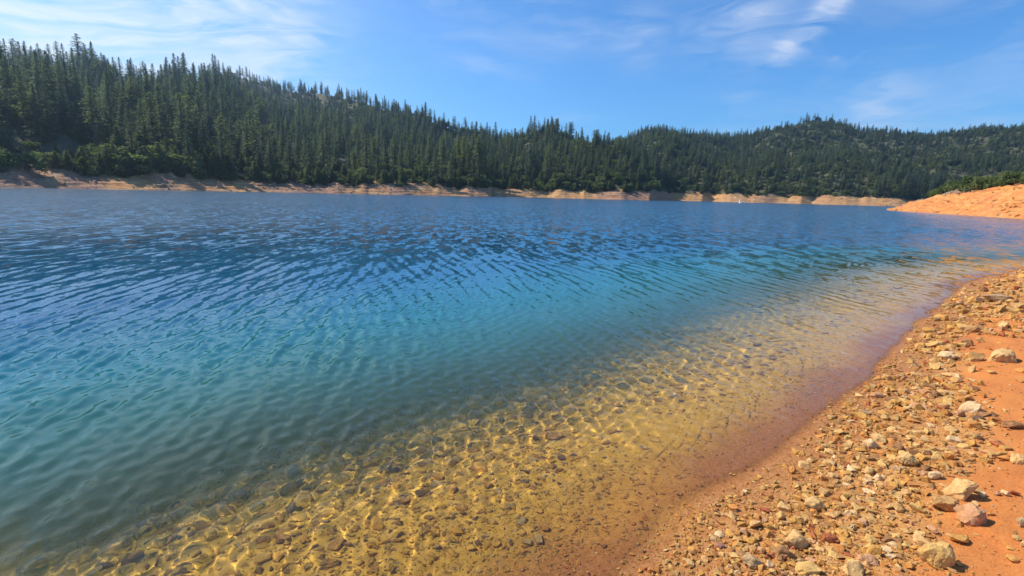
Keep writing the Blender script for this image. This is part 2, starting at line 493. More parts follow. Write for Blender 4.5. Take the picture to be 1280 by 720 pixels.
for k in range(22):
    lam = math.exp(wr.uniform(math.log(0.12), math.log(0.36)))
    comps.append((lam, 0.0115 * (lam / 0.3) ** 0.9 * wr.uniform(0.5, 1.1) / math.sqrt(9), wr.normal(rad(12), rad(10)), wr.uniform(0, 6.28)))
for k in range(16):
    lam = math.exp(wr.uniform(math.log(0.07), math.log(0.2)))
    comps.append((lam, 0.0098 * (lam / 0.12) / math.sqrt(10) * wr.uniform(0.5, 1.1), wr.normal(rad(5), rad(48)), wr.uniform(0, 6.28)))
for k in range(6):
    lam = math.exp(wr.uniform(math.log(0.9), math.log(2.4)))
    comps.append((lam, 0.005 * wr.uniform(0.5, 1.0), wr.normal(rad(15), rad(18)), wr.uniform(0, 6.28)))
for lam, a, th, ph in comps:
    att = np.clip((lam / spacing - 3.0) / 3.0, 0, 1)
    arg = 2 * np.pi / lam * (X * math.cos(th) + Y * math.sin(th)) + ph + 0.6 * np.sin(0.9 * X * math.sin(th * 3 + ph) + 0.8 * Y + ph)
    s_ = np.sin(arg)
    Zw += a * att * gustn * shal * (s_ + 0.22 * (np.cos(2 * arg)) * -1.0)
depth = np.maximum(depth_here, 0)
turbid = 1 - np.exp(-(depth / 1.30) ** 1.75)
deep_at = np.clip(depth / 3.6, 0, 1) ** 0.75
deep_at = np.where(R_ > 60, 1.0, deep_at)
turbid = np.where(R_ > 60, 1.0, turbid)
far_at = smooth(5, 30, R_)
film = 1 - smooth(0.002, 0.016, depth_here)
Fc = gridfaces(*X.shape)
keep = (depth_here > -0.35).reshape(-1)
keep |= (R_.reshape(-1) > 58)
Fc = Fc[keep[Fc].any(1)]
used = np.unique(Fc)
remap = np.full(X.size, -1); remap[used] = np.arange(len(used))
me = mesh_np('lake_water', np.stack([X, Y, Zw], -1).reshape(-1, 3)[used], remap[Fc], M_water, True,
             {'turbid': ('FLOAT', turbid.reshape(-1)[used]), 'deep': ('FLOAT', deep_at.reshape(-1)[used]), 'rangefar': ('FLOAT', far_at.reshape(-1)[used]), 'film': ('FLOAT', film.reshape(-1)[used])})
water = obj('lake_water', me, kind='structure')
water.cycles.is_caustics_caster = True
print('water', round(time.time() - T0, 1))

# ------------------------------------------------------------------ hills
def az_of(px, py=245.0):
    d = pray(px, py)
    return math.atan2(d[0], d[1])


def elev_of(px, py):
    d = pray(px, py)
    return math.atan2(d[2], math.hypot(d[0], d[1]))


class Hill:
    def __init__(s, shore, sky, ridge, tree_h, bank_h, slope_pow, seed, warm, brush, back=1.25):
        s.shore_a = [az_of(px) for px, _ in shore]; s.shore_d = [d for _, d in shore]
        s.sky_a = [az_of(px, py) for px, py in sky]; s.sky_e = [elev_of(px, py) for px, py in sky]
        s.ridge_a = [az_of(px) for px, _ in ridge]; s.ridge_d = [d for _, d in ridge]
        s.tree_h, s.bank_h, s.pow, s.seed, s.warm, s.brush, s.back = tree_h, bank_h, slope_pow, seed, warm, brush, back

    def S(s, a):
        base = np.interp(a, s.shore_a, s.shore_d)
        return base + (11 * fbm(a * 14, 0 * a, s.seed, 2) + 1.0 * fbm(a * 90, 0 * a + 3, s.seed + 5, 2)) * base / 250

    def Rd(s, a):
        return np.interp(a, s.ridge_a, s.ridge_d)

    def Hr(s, a):
        return np.maximum(EYE + s.Rd(a) * np.tan(np.interp(a, s.sky_a, s.sky_e)) - s.tree_h, s.bank_h + 0.5)

    def z(s, a, dist):
        S, R = s.S(a), s.Rd(a)
        m = dist - S
        bw = s.bank_h * 3.4
        bank = s.bank_h * np.clip(m / bw, -1.5, 1)
        bank = bank * np.where(m > 0, 1 + 0.5 * fbm(a * 45, dist * 0.004, s.seed + 31, 3), 1)
        bank = bank + np.where((m > 0) & (m < bw), 0.25 * np.sin(bank * 4.5 + 3 * fbm(a * 60, dist * 0.02, s.seed + 3, 2)), 0)
        u = np.clip((m - bw) / np.maximum(R - S - bw, 1), 0, None)
        H = s.Hr(a) - s.bank_h
        up = np.where(u <= 1, H * (1 - (1 - np.minimum(u, 1)) ** s.pow), H * np.maximum(1 - 0.9 * (u - 1) ** 1.3, -0.2))
        mid = np.clip(u, 0, 1) * np.clip(1 - u, 0, 1) * 4
        x, y = dist * np.sin(a), dist * np.cos(a)
        spur = (fbm(x * 0.011, y * 0.006, s.seed + 9, 3) * 0.42 * H + fbm(x * 0.045, y * 0.03, s.seed + 11, 3) * 6) * mid
        return bank + up + spur + 0.5 * fbm(x * 0.25, y * 0.25, s.seed + 15, 3) * np.clip(m / 4, 0, 1)

    def build(s, a0, a1, na, nt):
        aa = np.linspace(a0, a1, na)
        tt = np.concatenate([np.linspace(-0.02, 0.10, int(nt * 0.45), endpoint=False), np.linspace(0.10, s.back, nt - int(nt * 0.45))])
        Am, Tm = np.meshgrid(aa, tt)
        S, R = s.S(Am), s.Rd(Am)
        dist = S + (R - S) * Tm
        Zm = s.z(Am, dist)
        Xm, Ym = dist * np.sin(Am), dist * np.cos(Am)
        wm = np.clip(np.interp(Am, [q[0] for q in s.warm], [q[1] for q in s.warm]) + 0.8 * fbm(Am * 30, Tm * 2, s.seed + 20, 2), 0, 1)
        br = np.clip(s.brush + 1.2 * fbm(Xm * 0.02, Ym * 0.02, s.seed + 22, 3), 0, 1)
        me = mesh_np('hill', np.stack([Xm, Ym, Zm], -1).reshape(-1, 3), gridfaces(*Xm.shape), M_hill, True,
                     {'warm': ('FLOAT', wm), 'brush': ('FLOAT', br)})
        return obj('hill', me, kind='structure')


hillA = Hill(shore=[(-900, 230), (-300, 190), (0, 200), (150, 205), (320, 228), (450, 250), (560, 275), (612, 290), (640, 400), (760, 520)],
             sky=[(-900, 40), (-400, 50), (0, 62), (60, 66), (120, 70), (180, 82), (240, 81), (270, 84), (300, 104), (350, 122), (400, 132), (450, 142), (500, 154), (560, 172), (610, 184), (650, 194), (760, 225)],
             ridge=[(-900, 560), (0, 540), (150, 530), (280, 540), (340, 640), (450, 640), (600, 540), (760, 640)],
             tree_h=15, bank_h=4.9, slope_pow=1.0, seed=100, brush=0.15,
             warm=[(az_of(-300), 0.1), (az_of(100), 0.05), (az_of(150), 0.7), (az_of(270), 0.75), (az_of(320), 0.25), (az_of(440), 0.3), (az_of(470), 0.75), (az_of(530), 0.6), (az_of(600), 0.4)])  # low values: greyer soil with shade painted in; high: sunlit red stretches
hillB = Hill(shore=[(520, 420), (585, 340), (606, 305), (640, 310), (700, 322), (760, 335), (812, 352), (835, 430), (900, 560)],
             sky=[(520, 205), (580, 178), (610, 167), (640, 162), (665, 150), (690, 149), (710, 160), (740, 167), (770, 173), (800, 182), (850, 200), (900, 225)],
             ridge=[(520, 640), (640, 560), (690, 540), (760, 520), (900, 640)],
             tree_h=12.5, bank_h=5.6, slope_pow=1.05, seed=200, brush=0.35,
             warm=[(az_of(600), 0.8), (az_of(720), 0.9), (az_of(745), 0.75), (az_of(770), 0.3), (az_of(820), 0.2)])  # drops at the right end to paint that end as shaded
hillC = Hill(shore=[(700, 560), (790, 450), (815, 436), (850, 438), (878, 446), (890, 466), (906, 456), (950, 466), (1002, 480), (1016, 502), (1032, 500), (1080, 510), (1125, 520), (1180, 540), (1400, 560), (1800, 560)],
             sky=[(700, 200), (770, 172), (800, 166), (830, 159), (870, 164), (900, 168), (940, 163), (980, 153), (1020, 143), (1050, 148), (1080, 156), (1130, 160), (1170, 163), (1200, 160), (1240, 157), (1280, 160), (1400, 150), (1800, 140)],
             ridge=[(700, 820), (830, 800), (930, 900), (1020, 960), (1130, 980), (1220, 1050), (1400, 1050), (1800, 1050)],
             tree_h=9.5, bank_h=6.6, slope_pow=1.05, seed=300, brush=0.55,
             warm=[(az_of(800), 0.95), (az_of(1280), 0.95)])
hillR = Hill(shore=[(150, 500), (300, 500), (450, 480), (560, 440), (640, 450), (760, 520)],
             sky=[(150, 120), (230, 96), (275, 86), (300, 93), (350, 103), (400, 107), (440, 113), (480, 125), (530, 137), (570, 150), (610, 163), (650, 176), (760, 215)],
             ridge=[(150, 900), (300, 900), (400, 820), (480, 680), (560, 600), (640, 590), (760, 700)],
             tree_h=11, bank_h=4.0, slope_pow=1.0, seed=400, brush=0.4, warm=[(az_of(150), 0.2), (az_of(700), 0.2)])
hillR.build(az_of(190), az_of(720), 220, 90)
hillA.build(az_of(-700), az_of(720), 520, 150)
hillB.build(az_of(530), az_of(890), 220, 120)
hillC.build(az_of(720), az_of(1800), 420, 150)

# the bare orange point on the right
E_sh = [(1110, 263.0), (1140, 265.0), (1180, 267.5), (1230, 270.5), (1280, 274.0)]
E_a, E_d = [], []
for px, py in E_sh:
    g, _t = ground_hit(px, py)
    E_a.append(math.atan2(g[0], g[1])); E_d.append(np.hypot(*g))
E_a += [E_a[-1] + rad(8), E_a[-1] + rad(25)]; E_d += [58.0, 50.0]
E_a.insert(0, E_a[0] - rad(0.35)); E_d.insert(0, E_d[0] + 45)
E_top = [(1100, 262.5), (1112, 261.0), (1130, 256), (1150, 250), (1190, 241.5), (1222, 235.5), (1262, 232), (1290, 228), (1400, 215), (1700, 190)]
ET_a = [az_of(*p) for p in E_top]; ET_e = [elev_of(*p) for p in E_top]


def point_z(a, dist):
    S = np.interp(a, E_a, E_d)
    S = S + 1.2 * fbm(a * 60, 0 * a, 71, 2)
    wd = 24.0
    m = dist - S
    H = np.maximum(EYE + (S + wd) * np.tan(np.interp(a, ET_a, ET_e)), -0.5)
    u = np.clip(m / wd, -0.6, None)
    zz = np.where(u < 1, H * (1 - (1 - np.clip(u, 0, 1)) ** 1.35), H + 0.10 * (m - wd) * smooth(az_of(1150), az_of(1230), a)) + np.where(u < 0, u * 6, 0)
    x, y = dist * np.sin(a), dist * np.cos(a)
    zz = zz + (0.12 * np.sin(zz * 9 + 4 * fbm(x * 0.12, y * 0.12, 73, 2)) + 0.9 * fbm(x * 0.13, y * 0.13, 75, 4)) * np.clip(u * 5, 0, 1) * np.clip(H / 2, 0, 1) + 0.28 * fbm(x * 0.8, y * 0.8, 77, 4, 0.6) * np.clip(u * 5, 0, 1) * np.clip(H / 2, 0, 1)
    return zz - 7 * smooth(60, 110, m)


Am, Tm = np.meshgrid(np.linspace(E_a[0], E_a[-1], 360), np.concatenate([np.linspace(-4, 26, 150, endpoint=False), np.linspace(26, 110, 60)]))
dist = np.interp(Am, E_a, E_d) + Tm
Zm = point_z(Am, dist)
Xm, Ym = dist * np.sin(Am), dist * np.cos(Am)
M_point, t, b = mat('orange_bank_soil')
pos = t.n('ShaderNodeNewGeometry').outputs['Position']
c = t.ramp(t.noise(pos, 0.35, 7, 0.65), [(0.3, (0.46, 0.135, 0.03)), (0.52, (0.60, 0.235, 0.052)), (0.72, (0.66, 0.37, 0.11))])
sx = t.n('ShaderNodeSeparateXYZ', None, _0=pos)
bn = t.noise(t.n('ShaderNodeCombineXYZ', None, _0=t.m('MULTIPLY', sx.outputs[0], 0.04), _1=0.0, _2=t.m('ADD', sx.outputs[2], t.m('MULTIPLY', t.noise(pos, 0.2, 3), 0.8))).outputs[0], 3.2, 4, 0.7)
c = t.mix(t.ramp(bn, [(0.40, 0.6), (0.52, 0.0)]), c, (0.50, 0.15, 0.05))
c = t.mix(t.ramp(t.noise(pos, 1.6, 6, 0.75), [(0.56, 0.0), (0.68, 0.75)]), c, (0.52, 0.40, 0.24))
top = t.n('ShaderNodeAttribute', {'attribute_name': 'brush'}).outputs['Fac']
c = t.mix(top, c, t.ramp(t.noise(pos, 0.8, 5, 0.7), [(0.35, (0.10, 0.075, 0.045)), (0.65, (0.30, 0.20, 0.12))]))
t.set(b, 'Base Color', c)
b.inputs['Roughness'].default_value = 0.95
t.set(b, 'Normal', t.n('ShaderNodeBump', None, Strength=0.9, Distance=0.25, Height=t.m('ADD', t.noise(pos, 2.2, 6, 0.75), t.m('MULTIPLY', bn, 0.5))).outputs[0])
me = mesh_np('bank', np.stack([Xm, Ym, Zm], -1).reshape(-1, 3), gridfaces(*Xm.shape), M_point, True,
             {'brush': ('FLOAT', smooth(24, 30, Tm + 5 * fbm(Xm * 0.15, Ym * 0.15, 79, 3)))})
obj('shore_bank', me, kind='structure')
print('hills', round(time.time() - T0, 1))

# ------------------------------------------------------------------ trees
tr = np.random.default_rng(3)


def tube(p0, p1, r0, r1, k=6):
    p0, p1 = np.array(p0, float), np.array(p1, float)
    d = p1 - p0; d /= np.linalg.norm(d) + 1e-9
    u = np.cross(d, [0.3, 0.9, 0.1]); u /= np.linalg.norm(u); v = np.cross(d, u)
    an = np.arange(k) * 2 * np.pi / k
    ring = np.cos(an)[:, None] * u + np.sin(an)[:, None] * v
    V = np.vstack([p0 + ring * r0, p1 + ring * r1])
    Fq = [(i, (i + 1) % k, k + (i + 1) % k, k + i) for i in range(k)]
    return V, np.array(Fq)


def join(parts):
    vs, fs, o = [], [], 0
    for V, Fq in parts:
        vs.append(V); fs.append(Fq + o); o += len(V)
    return np.vstack(vs), np.vstack(fs)


def quads(c, u, v):
    """leaf-sized diamonds: centre, half axes"""
    V = np.stack([c - u, c - v * 0.9, c + u, c + v], 1).reshape(-1, 3)
    return V, np.arange(len(V)).reshape(-1, 4)


def conifer(H, Rm, base, seed, dens=1.0, powr=0.85, droop=0.25, size=0.55, ragged=0.25):
    g = np.random.default_rng(seed)
    tk = [tube((0, 0, -0.8), (0, 0, H * 0.5), 0.018 * H, 0.010 * H, 7), tube((0, 0, H * 0.5), (0, 0, H * 0.985), 0.010 * H, 0.001 * H, 6)]
    C, U, Vv = [], [], []
    zl = base * H
    gap_az = g.uniform(0, 6.28)
    while zl < H * 0.995:
        q = (zl - base * H) / (H * (1 - base))
        rr = Rm * ((1 - q) ** powr) * (0.55 + 0.45 * min(1, q * 5 + 0.3)) + 0.12
        nb = max(3, int(g.integers(5, 8) * dens))
        for _ in range(nb):
            az = g.uniform(0, 6.283)
            L = rr * g.uniform(1 - ragged * 1.6, 1 + ragged * 0.6)
            if q < 0.6 and g.random() < 0.12:
                continue
            if q < 0.35 and math.cos(az - gap_az) > 0.6 and g.random() < 0.5:
                continue
            up = 0.22 * q - droop * (1 - q)
            nseg = max(2, int(L / (size * 0.75)))
            if q < 0.7 and L > 1.2:
                tk.append(tube((0, 0, zl), (math.cos(az) * L * .8, math.sin(az) * L * .8, zl + up * L * .8), 0.05, 0.015, 3))
            for j in range(nseg):
                s_ = (j + 0.7 + g.uniform(-.2, .2)) / nseg
                side = g.normal(0, 0.16 * L * (0.4 + s_ * 0.5))
                c = np.array([math.cos(az) * L * s_ - math.sin(az) * side, math.sin(az) * L * s_ + math.cos(az) * side, zl + up * L * s_ - 0.12 * L * s_ * s_ + g.normal(0, 0.12)])
                d = np.array([math.cos(az + g.normal(0, .5)), math.sin(az + g.normal(0, .5)), g.normal(up, .25)])
                p = np.cross(d, [g.normal(0, .35), g.normal(0, .35), 1.0])
                sz = size * g.uniform(0.6, 1.25) * (0.55 + 0.45 * (1 - q))
                C.append(c); U.append(d / np.linalg.norm(d) * sz); Vv.append(p / np.linalg.norm(p) * sz * 0.48)
        zl += g.uniform(0.30, 0.55) * (0.6 + 0.5 * (1 - q)) * H / 24
    return join(tk), quads(np.array(C), np.array(U), np.array(Vv))


def broadleaf(H, Rm, seed, n=900, size=0.35, stems=5, lowb=0.15):
    g = np.random.default_rng(seed)
    tk = [tube((0, 0, -0.5), (0, 0, H * 0.35), 0.03 * H, 0.02 * H, 6)]
    cl = []
    for k in range(stems):
        az = k * 6.283 / stems + g.uniform(-.4, .4)
        r = Rm * g.uniform(0.35, 0.75); zt = H * g.uniform(0.45, 0.92)
        p = np.array([math.cos(az) * r, math.sin(az) * r, zt])
        tk.append(tube((0, 0, H * lowb), p, 0.014 * H, 0.004 * H, 4))
        cl.append((p, Rm * g.uniform(0.35, 0.6)))
        p2 = p * np.array([1.25, 1.25, g.uniform(0.4, 0.7)])
        cl.append((p2, Rm * g.uniform(0.25, 0.45)))
    cl.append((np.array([0, 0, H * 0.85]), Rm * 0.5))
    C = []
    for k in range(n):
        p, r = cl[g.integers(len(cl))]
        v = g.normal(0, 1, 3); v /= np.linalg.norm(v)
        C.append(p + v * r * g.uniform(0.6, 1.05) * np.array([1, 1, 0.75]))
    C = np.array(C); C[:, 2] = np.maximum(C[:, 2], 0.1)
    U = g.normal(0, 1, (n, 3)); U /= np.linalg.norm(U, axis=1)[:, None]
    W = np.cross(U, g.normal(0, 1, (n, 3))); W /= np.linalg.norm(W, axis=1)[:, None]
    sz = size * g.uniform(0.6, 1.3, (n, 1))
    return join(tk), quads(C, U * sz, W * sz * 0.7)


PROTO = {}      # kind -> list of (height, trunk mesh, crown mesh, joined mesh)


def add_proto(kind, H, parts, leafm):
    (tv, tf), (cv, cf) = parts
    tm = mesh_np('trunk', tv, tf, M_bark, True)
    cm = mesh_np('crown', cv, cf, leafm, False)
    jv = np.vstack([tv, cv]); jf = np.vstack([tf, cf + len(tv)])
    jm = mesh_np('forest_tree', jv, jf, None, False, mats=[M_bark, leafm], mat_idx=[0] * len(tf) + [1] * len(cf))
    PROTO.setdefault(kind, []).append((H, tm, cm, jm))


for sd, (Rm, base, pw, drp) in enumerate([(4.9, 0.05, 0.85, 0.30), (4.1, 0.08, 0.78, 0.22), (5.5, 0.06, 0.95, 0.35), (3.5, 0.14, 0.70, 0.18), (4.5, 0.18, 0.78, 0.25)]):
    add_proto('fir', 24.0, conifer(24.0, Rm, base, 10 + sd, 1.05, pw, drp, 0.68, 0.28), M_fir)
for sd, (Rm, base, pw) in enumerate([(4.0, 0.34, 0.5), (3.6, 0.28, 0.55), (4.4, 0.4, 0.45)]):
    add_proto('pine', 24.0, conifer(24.0, Rm, base, 30 + sd, 0.85, pw, 0.02, 0.75, 0.45), M_pine)
for sd in range(2):
    add_proto('young', 9.0, conifer(9.0, 2.6, 0.02, 50 + sd, 1.5, 0.6, -0.15, 0.5, 0.3), M_pine)
for sd in range(3):
    add_proto('oak', 7.0, broadleaf(7.0, 3.6, 60 + sd, 1100, 0.42, 6), M_oak)
for sd in range(2):
    add_proto('brush', 2.6, broadleaf(2.6, 2.2, 70 + sd, 420, 0.34, 5, 0.02), M_oak)
add_proto('bright', 6.0, conifer(6.0, 2.2, 0.02, 90, 1.4, 0.6, -0.1, 0.45, 0.3), M_bright)
print('protos', round(time.time() - T0, 1))

items = []     # (kind, proto index, x, y, z, height scale, rot, hill letter, front distance)


def scatter(hill, letter, a0, a1, spacing, tmax, weights, hscale, seed, smin=1.0, lowh=False):
    g = np.random.default_rng(seed)
    aa = np.linspace(a0, a1, 60)
    S = hill.S(aa).mean(); Rm = hill.Rd(aa).mean() * 1.05
    area = 0.5 * (a1 - a0) * (Rm ** 2 - S ** 2)
    N = int(area / spacing ** 2)
    a = g.uniform(a0, a1, N); S = hill.S(a); Rd = hill.Rd(a)
    lo = S + hill.bank_h * 3.4 + smin; hi = S + (Rd - S) * tmax
    dist = np.sqrt(g.uniform(0, 1, N) * (hi ** 2 - lo ** 2) + lo ** 2)
    zz = hill.z(a, dist)
    x, y = dist * np.sin(a), dist * np.cos(a)
    clear_ = fbm(x * 0.018, y * 0.018, hill.seed + 40, 3)
    kinds = list(weights); p = np.array([weights[k] for k in kinds], float); p /= p.sum()
    ks = g.choice(len(kinds), N, p=p)
    for i in range(N):
        k = kinds[ks[i]]
        if clear_[i] > (0.22 if hill is hillA else 0.20) and k in ('fir', 'pine') and g.random() < 0.75:
            k = 'brush' if g.random() < 0.7 else 'young'
        h = hscale * g.normal(1.0, 0.24) if k in ('fir', 'pine') else g.uniform(0.7, 1.3) * (0.8 if letter == 'C' else 0.9)
        if k in ('fir', 'pine') and g.random() < 0.06:
            h *= 1.25
        front = dist[i] - lo[i] + (200 if hill is hillR else 0)
        if k in ('fir', 'pine') and front < 14:
            h *= g.uniform(0.5, 0.95)
        items.append((k, int(g.integers(len(PROTO[k]))), x[i], y[i], zz[i] - 0.3, max(0.35, h), g.uniform(0, 6.28), letter, front))


scatter(hillA, 'A', az_of(-250), az_of(690), 7.3, 1.04, {'fir': 0.62, 'pine': 0.20, 'young': 0.09, 'oak': 0.09}, 0.76, 1, 3.0)
scatter(hillB, 'B', az_of(545), az_of(880), 6.8, 1.05, {'fir': 0.55, 'pine': 0.28, 'young': 0.09, 'oak': 0.08}, 0.60, 2, 5.0)
scatter(hillC, 'C', az_of(740), az_of(1120), 7.2, 1.04, {'fir': 0.50, 'pine': 0.30, 'young': 0.10, 'oak': 0.10}, 0.47, 3, 4.0)
scatter(hillC, 'C', az_of(1120), az_of(1500), 6.6, 1.04, {'fir': 0.40, 'pine': 0.30, 'young': 0.20, 'oak': 0.10}, 0.38, 4, 4.0)
scatter(hillR, 'A', az_of(230), az_of(690), 7.2, 1.03, {'fir': 0.50, 'pine': 0.25, 'young': 0.15, 'oak': 0.10}, 0.56, 8, 8.0)


def fringe(hill, letter, a0, a1, N, weights, seed, hmul=1.0):
    """low growth along the top edge of the bare bank"""
    g = np.random.default_rng(seed)
    kinds = list(weights); p = np.array([weights[k] for k in kinds], float); p /= p.sum()
    for i in range(N):
        a = g.uniform(a0, a1); fr_ = abs(g.normal(0, 7)) - 1.5
        dist = float(hill.S(np.array([a]))[0]) + hill.bank_h * 3.4 + fr_
        k = kinds[g.choice(len(kinds), p=p)]
        items.append((k, int(g.integers(len(PROTO[k]))), dist * math.sin(a), dist * math.cos(a), float(hill.z(np.array([a]), np.array([dist]))[0]) - 0.2, g.uniform(0.6, 1.25) * hmul, g.uniform(0, 6.28), letter, fr_))


fringe(hillA, 'A', az_of(-200), az_of(150), 70, {'young': 2, 'oak': 1, 'brush': 2}, 11, 0.7)
fringe(hillA, 'A', az_of(130), az_of(290), 60, {'young': 4, 'oak': 1, 'brush': 1}, 12, 0.9)
fringe(hillA, 'A', az_of(290), az_of(615), 130, {'young': 3, 'oak': 1, 'brush': 2}, 13, 0.7)
fringe(hillB, 'B', az_of(596), az_of(815), 130, {'young': 3, 'oak': 1, 'brush': 2}, 14, 0.65)
fringe(hillC, 'C', az_of(800), az_of(1250), 200, {'young': 2, 'oak': 1, 'brush': 2}, 15, 0.55)
scatter(hillC, 'C', az_of(740), az_of(1500), 6.4, 1.03, {'brush': 0.9, 'young': 0.1}, 0.9, 5)
scatter(hillA, 'A', az_of(-100), az_of(690), 11.0, 1.03, {'brush': 0.7, 'young': 0.3}, 1.0, 6)
scatter(hillB, 'B', az_of(545), az_of(880), 9.0, 1.03, {'brush': 0.7, 'oak': 0.3}, 1.0, 7)
# a stand of tall firs near the right end of the far shore
g = np.random.default_rng(77)
for i in range(46):
    a = g.uniform(az_of(1100), az_of(1182)); S_ = float(hillC.S(np.array([a]))[0]) + 22 + g.uniform(0, 55)
    items.append(('fir', int(g.integers(5)), S_ * math.sin(a), S_ * math.cos(a), float(hillC.z(np.array([a]), np.array([S_]))[0]) - .4, g.uniform(0.65, 0.95), g.uniform(0, 6), 'C', 12.0))
# bushes on the orange point
for i in range(95):
    a = g.uniform(az_of(1165), az_of(1420)); m_ = 24 + abs(g.normal(3, 7)) + 14 * smooth(az_of(1215), az_of(1165), np.array(a))
    d_ = np.interp(a, E_a, E_d) + m_
    k = 'oak' if g.random() < 0.7 else 'brush'
    items.append((k, int(g.integers(len(PROTO[k]))), d_ * math.sin(a), d_ * math.cos(a), float(point_z(np.array([a]), np.array([d_]))[0]) - 0.2, g.uniform(0.20, 0.42) if k == 'oak' else g.uniform(0.35, 0.7), g.uniform(0, 6), 'E', m_))
# the bright green sapling at the foot of the left forest
a = az_of(104, 210); S_ = float(hillA.S(np.array([a]))[0]) + hillA.bank_h * 3.4 - 0.5
items.append(('bright', 0, S_ * math.sin(a), S_ * math.cos(a), float(hillA.z(np.array([a]), np.array([S_]))[0]) - .2, 1.0, 0.0, 'A', -0.5))

ITEMS = items
pos = np.array([(i[2], i[3], i[4]) for i in items]); px, py, dz = project(pos)
hgt = np.array([PROTO[i[0]][i[1]][0] * i[5] for i in items])
show = hgt * F / dz
# rough visibility: columns of the picture filled from the front, a tree shows if its top clears the ones nearer
top_y = project(pos + np.stack([0 * hgt, 0 * hgt, hgt], -1))[1]
order = np.argsort(np.hypot(pos[:, 0], pos[:, 1]))
sil = np.full(1700, 400.0)
score = np.zeros(len(items))
for i in order:
    c0 = int(px[i]) + 200
    if not (196 <= c0 < 1484):
        continue
    wd = max(1, int(0.13 * show[i]))
    seg = sil[max(0, c0 - wd):c0 + wd + 1]
    vis = np.clip(np.minimum(seg, py[i]) - top_y[i], 0, None).mean()
    score[i] = vis * show[i] ** 0.5
    np.minimum(seg, top_y[i] + 0.35 * show[i], out=seg)
kinds_of = np.array([i[0] for i in items])
is_bush = np.isin(kinds_of, ['oak', 'brush'])
pick = set(np.argsort(-np.where(is_bush, 0, score))[:300].tolist()) | set(np.argsort(-np.where(is_bush, score, 0))[:150].tolist())
pick = {i for i in pick if score[i] > 0}
rest = [i for i in range(len(items)) if i not in pick]
print('trees', len(items), len(pick), round(time.time() - T0, 1))

BANKS = [(-999, 60, 'at the far left shore'), (60, 130, 'above the dark grey left bank'), (130, 215, "above the red bank's left half"),
         (215, 290, "above the red bank's right half"), (290, 380, 'above the shaded grey bank'), (380, 450, 'above the pale rubble slide'),
         (450, 520, 'above the small earth clearing'), (520, 615, "above the left bank's dark end"), (615, 680, "above the tan bank's left half"), (680, 750, "above the tan bank's right half"),
         (750, 815, "above the tan bank's shaded end"), (815, 892, 'above the bank between the two coves'), (892, 1015, 'above the bank behind the white buoy'),
         (1015, 1110, 'above the last pale far bank'), (1110, 1200, 'behind the tip of the orange point'), (1200, 2500, 'behind the top of the orange point')]
KN = {'fir': ('fir_tree', 'dark conifer', 'tree'), 'pine': ('pine_tree', 'olive pine', 'tree'), 'young': ('young_pine', 'bushy young pine', 'tree'),
      'oak': ('oak_bush', 'leafy oak bush', 'bush'), 'brush': ('shrub', 'low shrub', 'shrub'), 'bright': ('sapling', 'bright yellow-green sapling', 'tree')}


def tree_label(i):
    k = items[i][0]
    if k == 'bright':
        return 'bright yellow-green sapling at the dark foot of the left forest', None
    where = next(t_ for lo_, hi_, t_ in BANKS if lo_ <= px[i] < hi_)
    if items[i][7] == 'E':
        fr_ = 'at the front edge' if items[i][8] < 30 else 'behind the front row'
        part = 'left half' if px[i] < 1232 else 'right half'
        fr_ = 'in front' if items[i][8] < 30 else 'in second row'
        return f"{'round' if k == 'oak' else 'low'} olive bush {fr_} on the orange point's {part}", 'bushes on the orange point'
    row = 'in front' if items[i][8] < 15 else ('in second row' if items[i][8] < 45 else ('low on slope' if items[i][8] < 90 else ('halfway upslope' if items[i][8] < 170 else 'high upslope')))
    size = 'tall ' if hgt[i] > 24 else ('small ' if hgt[i] < 15 and k in ('fir', 'pine') else '')
    return f"{size}{KN[k][1]} {row} {where}", {'fir': 'dark conifers', 'pine': 'olive pines', 'young': 'young pines', 'oak': 'oak bushes', 'brush': 'shrubs'}[k] + ' on the far shore'


ORD = ['leftmost', 'second from left', 'third from left', 'fourth from left', 'fifth from left', 'sixth from left', 'seventh from left', 'eighth from left', 'ninth from left', 'tenth from left']


def ordered(keys):
    """keys: {id: (label, px)} -> labels told apart from left to right where several would be alike"""
    byl = {}
    for i_, (l_, x_) in keys.items():
        byl.setdefault(l_, []).append((x_, i_))
    res = {}
    for l_, lst in byl.items():
        lst.sort()
        for n_, (x_, i_) in enumerate(lst):
            if len(lst) == 1:
                res[i_] = l_
            elif n_ == len(lst) - 1:
                res[i_] = 'rightmost ' + l_
            elif n_ < len(ORD):
                res[i_] = ORD[n_] + ' ' + l_
            else:
                res[i_] = l_
    for i_ in res:
        if len(res[i_].split()) > 16:
            res[i_] = res[i_].replace('tall ', '').replace('small ', '')
    return res


LBL = ordered({i: (tree_label(i)[0], px[i]) for i in pick})
for i in sorted(pick):
    k, pi_, x, y, zz, s_, ro, hl, fr_ = items[i]
    lab, grp = LBL[i], tree_label(i)[1]
    H, tm, cm, jm = PROTO[k][pi_]
    e = obj(KN[k][0], None, label=lab, cat=KN[k][2], group=grp, loc=(x, y, zz))
    wsc = s_ * (1.08 + 0.30 * ((i * 7919) % 100) / 100)
    e.scale = (wsc, wsc, s_); e.rotation_euler = (0, 0, ro)
    obj('trunk' if KN[k][2] == 'tree' else 'stem', tm, e)
    obj('crown' if KN[k][2] == 'tree' else 'foliage', cm, e)

